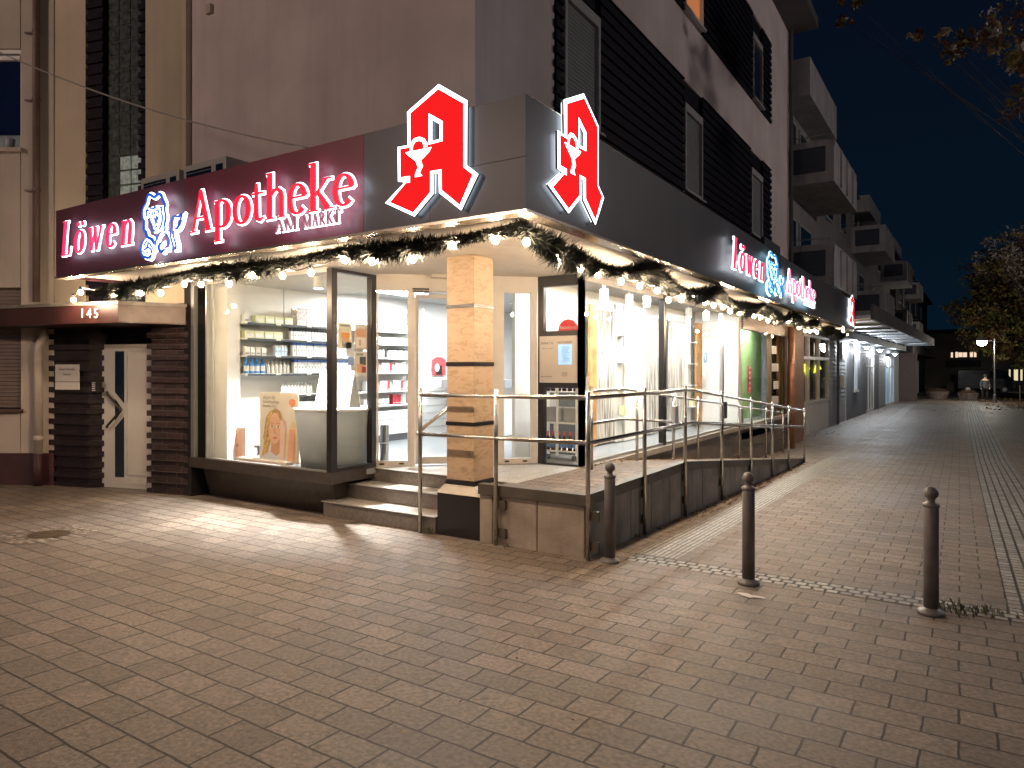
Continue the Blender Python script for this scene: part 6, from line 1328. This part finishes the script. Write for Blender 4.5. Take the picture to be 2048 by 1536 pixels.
# planters
PLM = mat('planter_concrete', (.20, .15, .13), .8, var=.3)
for (px, py, r_, l, h_) in ((1875, 798, .75, 'round concrete planter with dead plants near the dark shops', .55), (1936, 800, .62, 'small square planter with a dark stump in the middle of the street', .5)):
    p = ground_at(px, py); t = thing('planter', p, l, 'planter'); seg = 20 if r_ > .7 else 4
    MB().lathe(p, [(r_ * .78, 0), (r_ * .95, h_ * .7), (r_, h_), (r_ * .86, h_), (r_ * .84, h_ - .08)], seg).build('pot', PLM, t); b = MB()
    for i in range(240): a = random.random() * 6.28; q = r_ * .8 * random.random(); hh = random.uniform(.08, .28); x, y = p[0] + q * math.cos(a), p[1] + q * math.sin(a); b.add([(x - .02, y, p[2] + h_ - .1), (x + .02, y, p[2] + h_ - .1), (x + random.gauss(0, .07), y + random.gauss(0, .07), p[2] + h_ + hh)], [(0, 1, 2)])
    b.build('plants', mat('dead_plants', (.10, .05, .03), .9), t, flip=False)

# ---------------------------------------------------------------- street lamps (one in view, others out of view, the last one added for its light)
LG = emit_mat('street_lamp_globe', (1.0, .93, .80), 30)
def street_lamp(x, y, z, h, label, globe, off=-.55, energy=None, col=None):
    t = thing('street_lamp', (x, y, z), label, 'street lamp')
    MB().lathe((x, y, z), [(.10, 0), (.10, .5), (.06, .55), (.05, h), (.03, h + .06)], 14).build('pole', mat('lamp_pole_grey', (.16, .15, .14), .5, .3), t)
    MB().tube([(x, y, z + h - .12), (x + off, y, z + h - .02)], .022, 8).build('arm', mat('lamp_pole_grey', (.16, .15, .14), .5, .3), t)
    hx = x + off * 1.25; 
    MB().lathe((hx, y, z + h - .10), [(.30, 0), (.30, .03), (.20, .16), (.05, .24)], 20).build('hood', mat('lamp_hood', (.30, .30, .28), .5), t)
    MB().lathe((hx, y, z + h - .10), [(.08, -.30), (.20, -.25), (.27, -.14), (.29, -.002)], 20).build('globe', globe, t, smooth=True)
    if energy:
        d = bpy.data.lights.new('lamp_light', 'POINT'); d.energy = energy; d.color = col; d.shadow_soft_size = .5 if energy > 1500 else .2
        o = bpy.data.objects.new('lamp_light', d); COL.objects.link(o); o.parent = t; o.location = (off * 1.25, 0, h - .46)
    return t
p = ground_at(1990, 806); street_lamp(1.9, 53.9, -.56, 4.05, 'lit street lamp with round glowing head under the tree', LG, -.55, 420, (1, .92, .78))
for i, (x, y, h, e, c) in enumerate(STREET_LAMPS):
    street_lamp(x, y, gz(y) if y > 0 else -SLOPE * y, h, ['street lamp standing on the square left of the camera', 'street lamp standing on the square behind the camera', 'unseen street lamp added beside the right edge of the street'][i], mat('warm_lamp_globe', (.5, .4, .3), .4, emit=c, estr=5), -.5, e, c)
# faint blue white pole light for the wall lamps
# ---------------------------------------------------------------- person walking away
def person(x, y, z, face, label):
    root = thing('person', (x, y, z), label, 'person')
    def skin(nm, verts, edges, radii, m, par):
        me = bpy.data.meshes.new(nm); me.from_pydata(verts, edges, []); me.materials.append(m); o = bpy.data.objects.new(nm, me); COL.objects.link(o); o.parent = par
        s_ = o.modifiers.new('skin', 'SKIN'); sv = me.skin_vertices[0].data if me.skin_vertices else None
        bpy.context.view_layer.objects.active = o
        if me.skin_vertices:
            for i_, d_ in enumerate(me.skin_vertices[0].data): d_.radius = radii[i_]; d_.use_root = (i_ == 0)
        else:
            import bmesh as bm2
            b_ = bm2.new(); b_.from_mesh(me); lay = b_.verts.layers.skin.verify()
            for i_, v_ in enumerate(b_.verts): v_[lay].radius = radii[i_]; v_[lay].use_root = (i_ == 0)
            b_.to_mesh(me); b_.free()
        ss = o.modifiers.new('sub', 'SUBSURF'); ss.levels = 1; ss.render_levels = 2
        for v_ in me.polygons: v_.use_smooth = True
        s_.use_smooth_shade = True
        return o
    V = [(0,0,.95),(0,.0,1.12),(0,0,1.32),(0,.0,1.46),(0,-.01,1.54),(0,-.02,1.62),(0,-.02,1.72),
         (.10,0,.90),(.11,-.03,.50),(.11,.04,.10),(.11,-.06,.04),(-.10,0,.90),(-.12,.05,.50),(-.12,.12,.12),(-.12,.03,.04),
         (.19,0,1.40),(.25,.02,1.14),(.24,-.07,.90),(.235,-.10,.82),(-.19,0,1.40),(-.25,.03,1.14),(-.24,.0,.88),(-.235,-.02,.80)]
    E_ = [(0,1),(1,2),(2,3),(3,4),(4,5),(5,6),(0,7),(7,8),(8,9),(9,10),(0,11),(11,12),(12,13),(13,14),(3,15),(15,16),(16,17),(17,18),(3,19),(19,20),(20,21),(21,22)]
    R = [(.15,.11),(.14,.10),(.17,.12),(.13,.09),(.055,.055),(.085,.095),(.075,.085),(.095,.095),(.07,.07),(.05,.05),(.04,.05),(.095,.095),(.07,.07),(.05,.05),(.04,.05),(.065,.065),(.05,.05),(.04,.04),(.04,.025),(.065,.065),(.05,.05),(.04,.04),(.04,.025)]
    skin('body', V, E_, R, mat('person_skin', (.42, .26, .19), .6), root)
    jac = skin('jacket', [V[i] for i in (1,2,3,15,16,17,19,20,21)] + [(0,0,.86)], [(9,0),(0,1),(1,2),(2,3),(3,4),(4,5),(2,6),(6,7),(7,8)], [(.19,.14),(.20,.15),(.155,.12),(.085,.085),(.07,.07),(.055,.055),(.085,.085),(.07,.07),(.055,.055),(.185,.14)], mat('grey_jacket', (.06, .055, .06), .8), root)
    skin('trousers', [V[i] for i in (0,7,8,9,11,12,13)], [(0,1),(1,2),(2,3),(0,4),(4,5),(5,6)], [(.165,.125),(.11,.11),(.085,.085),(.068,.068),(.11,.11),(.085,.085),(.068,.068)], mat('black_trousers', (.012, .012, .015), .8), root)
    MB().ball((x, y - .0, z + 1.70), .108, 16, sz=1.1).build('hair', mat('dark_hair', (.02, .015, .012), .7), root, smooth=True)
    for sx in (.11, -.12): MB().box(x + sx - .045, x + sx + .045, y - .13 + (.09 if sx < 0 else 0), y + .10 + (.07 if sx < 0 else 0), z, z + .09).build('shoe', BLACK, root, bevel=.03)
    root.rotation_euler[2] = face; return root
p = ground_at(1969, 798); s55 = 55 / 60.; q = (1.42, 55.5); person(q[0], q[1], -.56, .3, 'person in a grey jacket and dark trousers standing by the street lamp, seen from behind')

# ---------------------------------------------------------------- trees
LFM = [mat('leaf_rust', (.17, .08, .038), .6, var=.4, scale=3), mat('leaf_olive', (.20, .19, .05), .6, var=.4, scale=3), mat('leaf_yellow', (.34, .26, .08), .6, var=.3, scale=3), mat('leaf_silver', (.55, .48, .42), .5, var=.3, scale=3)]
def tree(base, h, blobs, nleaf, ls, label, weights, trunk_r=.22, limbs=1.0, name='street_tree'):
    root = thing(name, base, label, 'tree'); b = MB(); x, y, z = base
    top = (x + .1, y, z + h * .45); b.tube([(x, y, z - .05), (x + .03, y, z + h * .2), top], [trunk_r * 1.25, trunk_r, trunk_r * .7], 10)
    for cx, cy_, cz, r_ in blobs:
        m1_ = tuple((top[i] + (cx, cy_, cz)[i]) / 2 + random.uniform(-.3, .3) for i in range(3)); b.tube([top, m1_, (cx, cy_, cz)], [trunk_r * .55 * limbs, trunk_r * .3 * limbs, trunk_r * .08 * limbs], 7)
        for k in range(7):
            a = Vector((random.gauss(0, 1), random.gauss(0, 1), random.gauss(0, .7))).normalized() * r_ * .85
            b.tube([m1_ if k % 2 else (cx, cy_, cz), (cx + a.x * .5, cy_ + a.y * .5, cz + a.z * .4), (cx + a.x, cy_ + a.y, cz + a.z)], [trunk_r * .14 * limbs, trunk_r * .08 * limbs, .006 * limbs], 5)
    b.build('trunk', BARK, root, smooth=True)
    L = MB(); tot = sum(q[3] ** 2 for q in blobs)
    for cx, cy_, cz, r_ in blobs:
        ncl = max(6, int(nleaf * r_ * r_ / tot / 26))
        for k in range(ncl):
            d = Vector((random.gauss(0, 1), random.gauss(0, 1), random.gauss(0, .8))).normalized() * r_ * random.random() ** .45
            m = random.choices((0, 1, 2, 3), weights)[0]; cr = random.uniform(.16, .34) * r_
            for j in range(26):
                e = Vector((random.gauss(0, .5), random.gauss(0, .5), random.gauss(0, .35))) * cr; o = Vector((cx, cy_, cz)) + d + e
                a = Vector((random.gauss(0, 1), random.gauss(0, 1), random.gauss(0, 1))).normalized(); c = a.cross(Vector((random.gauss(0, 1), random.gauss(0, 1), random.gauss(0, 1)))).normalized(); s_ = ls * random.uniform(.6, 1.3)
                L.add([tuple(o - a * s_), tuple(o + c * s_ * .45), tuple(o + a * s_), tuple(o - c * s_ * .45)], [(0, 1, 2, 3)], m if random.random() < .8 else random.choice((0, 1, 2)))
    L.build('crown', LFM, root, flip=False); return root
# crowns placed from the photograph (px, py, distance)
def at(px, py, d): t = (px - 1024) / F_PX; return (d * (t * CY - SY), d * (t * SY + CY), EYE + (738 - py) / F_PX * d)
bl = [(*at(px, py, d), r_) for px, py, d, r_ in ((2050, 640, 54, 3.2), (1975, 650, 52, 2.2), (1945, 620, 54, 1.9), (2010, 590, 53, 2.8), (2085, 600, 55, 4), (1990, 540, 54, 2.2), (2050, 540, 54, 2.6), (1985, 690, 51, 1.4), (2030, 690, 52, 1.8), (2120, 660, 54, 3), (2090, 520, 55, 2.5))]
g_ = at(2062, 738, 54); tree((g_[0], g_[1], -.56), 9, bl, 26000, .15, 'large autumn tree over the street lamp at the right edge', (5, 4, 2, 0), .3)
bl = [(*at(px, py, d), r_) for px, py, d, r_ in ((1990, 520, 30, .95), (2040, 505, 30, 1.2), (2070, 540, 30, 1.2), (2110, 500, 30, 1.6))]
g_ = at(2150, 738, 30); tree((g_[0], g_[1], -.56), 6.6, bl, 5200, .085, 'nearer tree with silvery leaves reaching in from the right edge', (1, 1, 1, 6), .13)
bl = [(*at(px, py, d), r_) for px, py, d, r_ in ((2060, 45, 13, .75), (1975, 72, 12.5, .34), (1925, 78, 12.5, .30), (1880, 85, 12.2, .28), (1915, 105, 12, .20), (2030, 120, 12.5, .4), (1835, 70, 12.2, .16), (1697, 12, 12, .28), (1690, 42, 12, .12), (2060, 190, 13, .5))]
g_ = at(2330, 738, 13); tr3 = tree((g_[0], g_[1], gz(g_[1])), 8.5, bl, 3200, .05, 'overhanging autumn branches of a tree standing outside the right edge', (6, 1, 1, 1), .2, .08)
# far trees against the sky over the end building, and behind
for k, (px, d, hh, l) in enumerate(((1935, 100, 8, 'dark far tree behind the end building, left one'), (2010, 96, 10, 'dark far tree behind the end building, right one'))):
    g_ = at(px, 738, d); tree((g_[0], g_[1], -.56), hh, [(g_[0] + random.uniform(-2, 2), g_[1], hh * .6 + random.uniform(-1, 1.5), 2.6) for _ in range(5)], 5000, .28, l, (3, 3, 0, 0), .3)
# thin signpost by the parked car
p = ground_at(2040, 800); t = thing('thin_post', (p[0], p[1], -.56), 'thin pale post in front of the parked car', 'post'); MB().lathe((p[0], p[1], -.56), [(.03, 0), (.03, 1.0), (.02, 1.02)], 8).build('post', ALU, t)
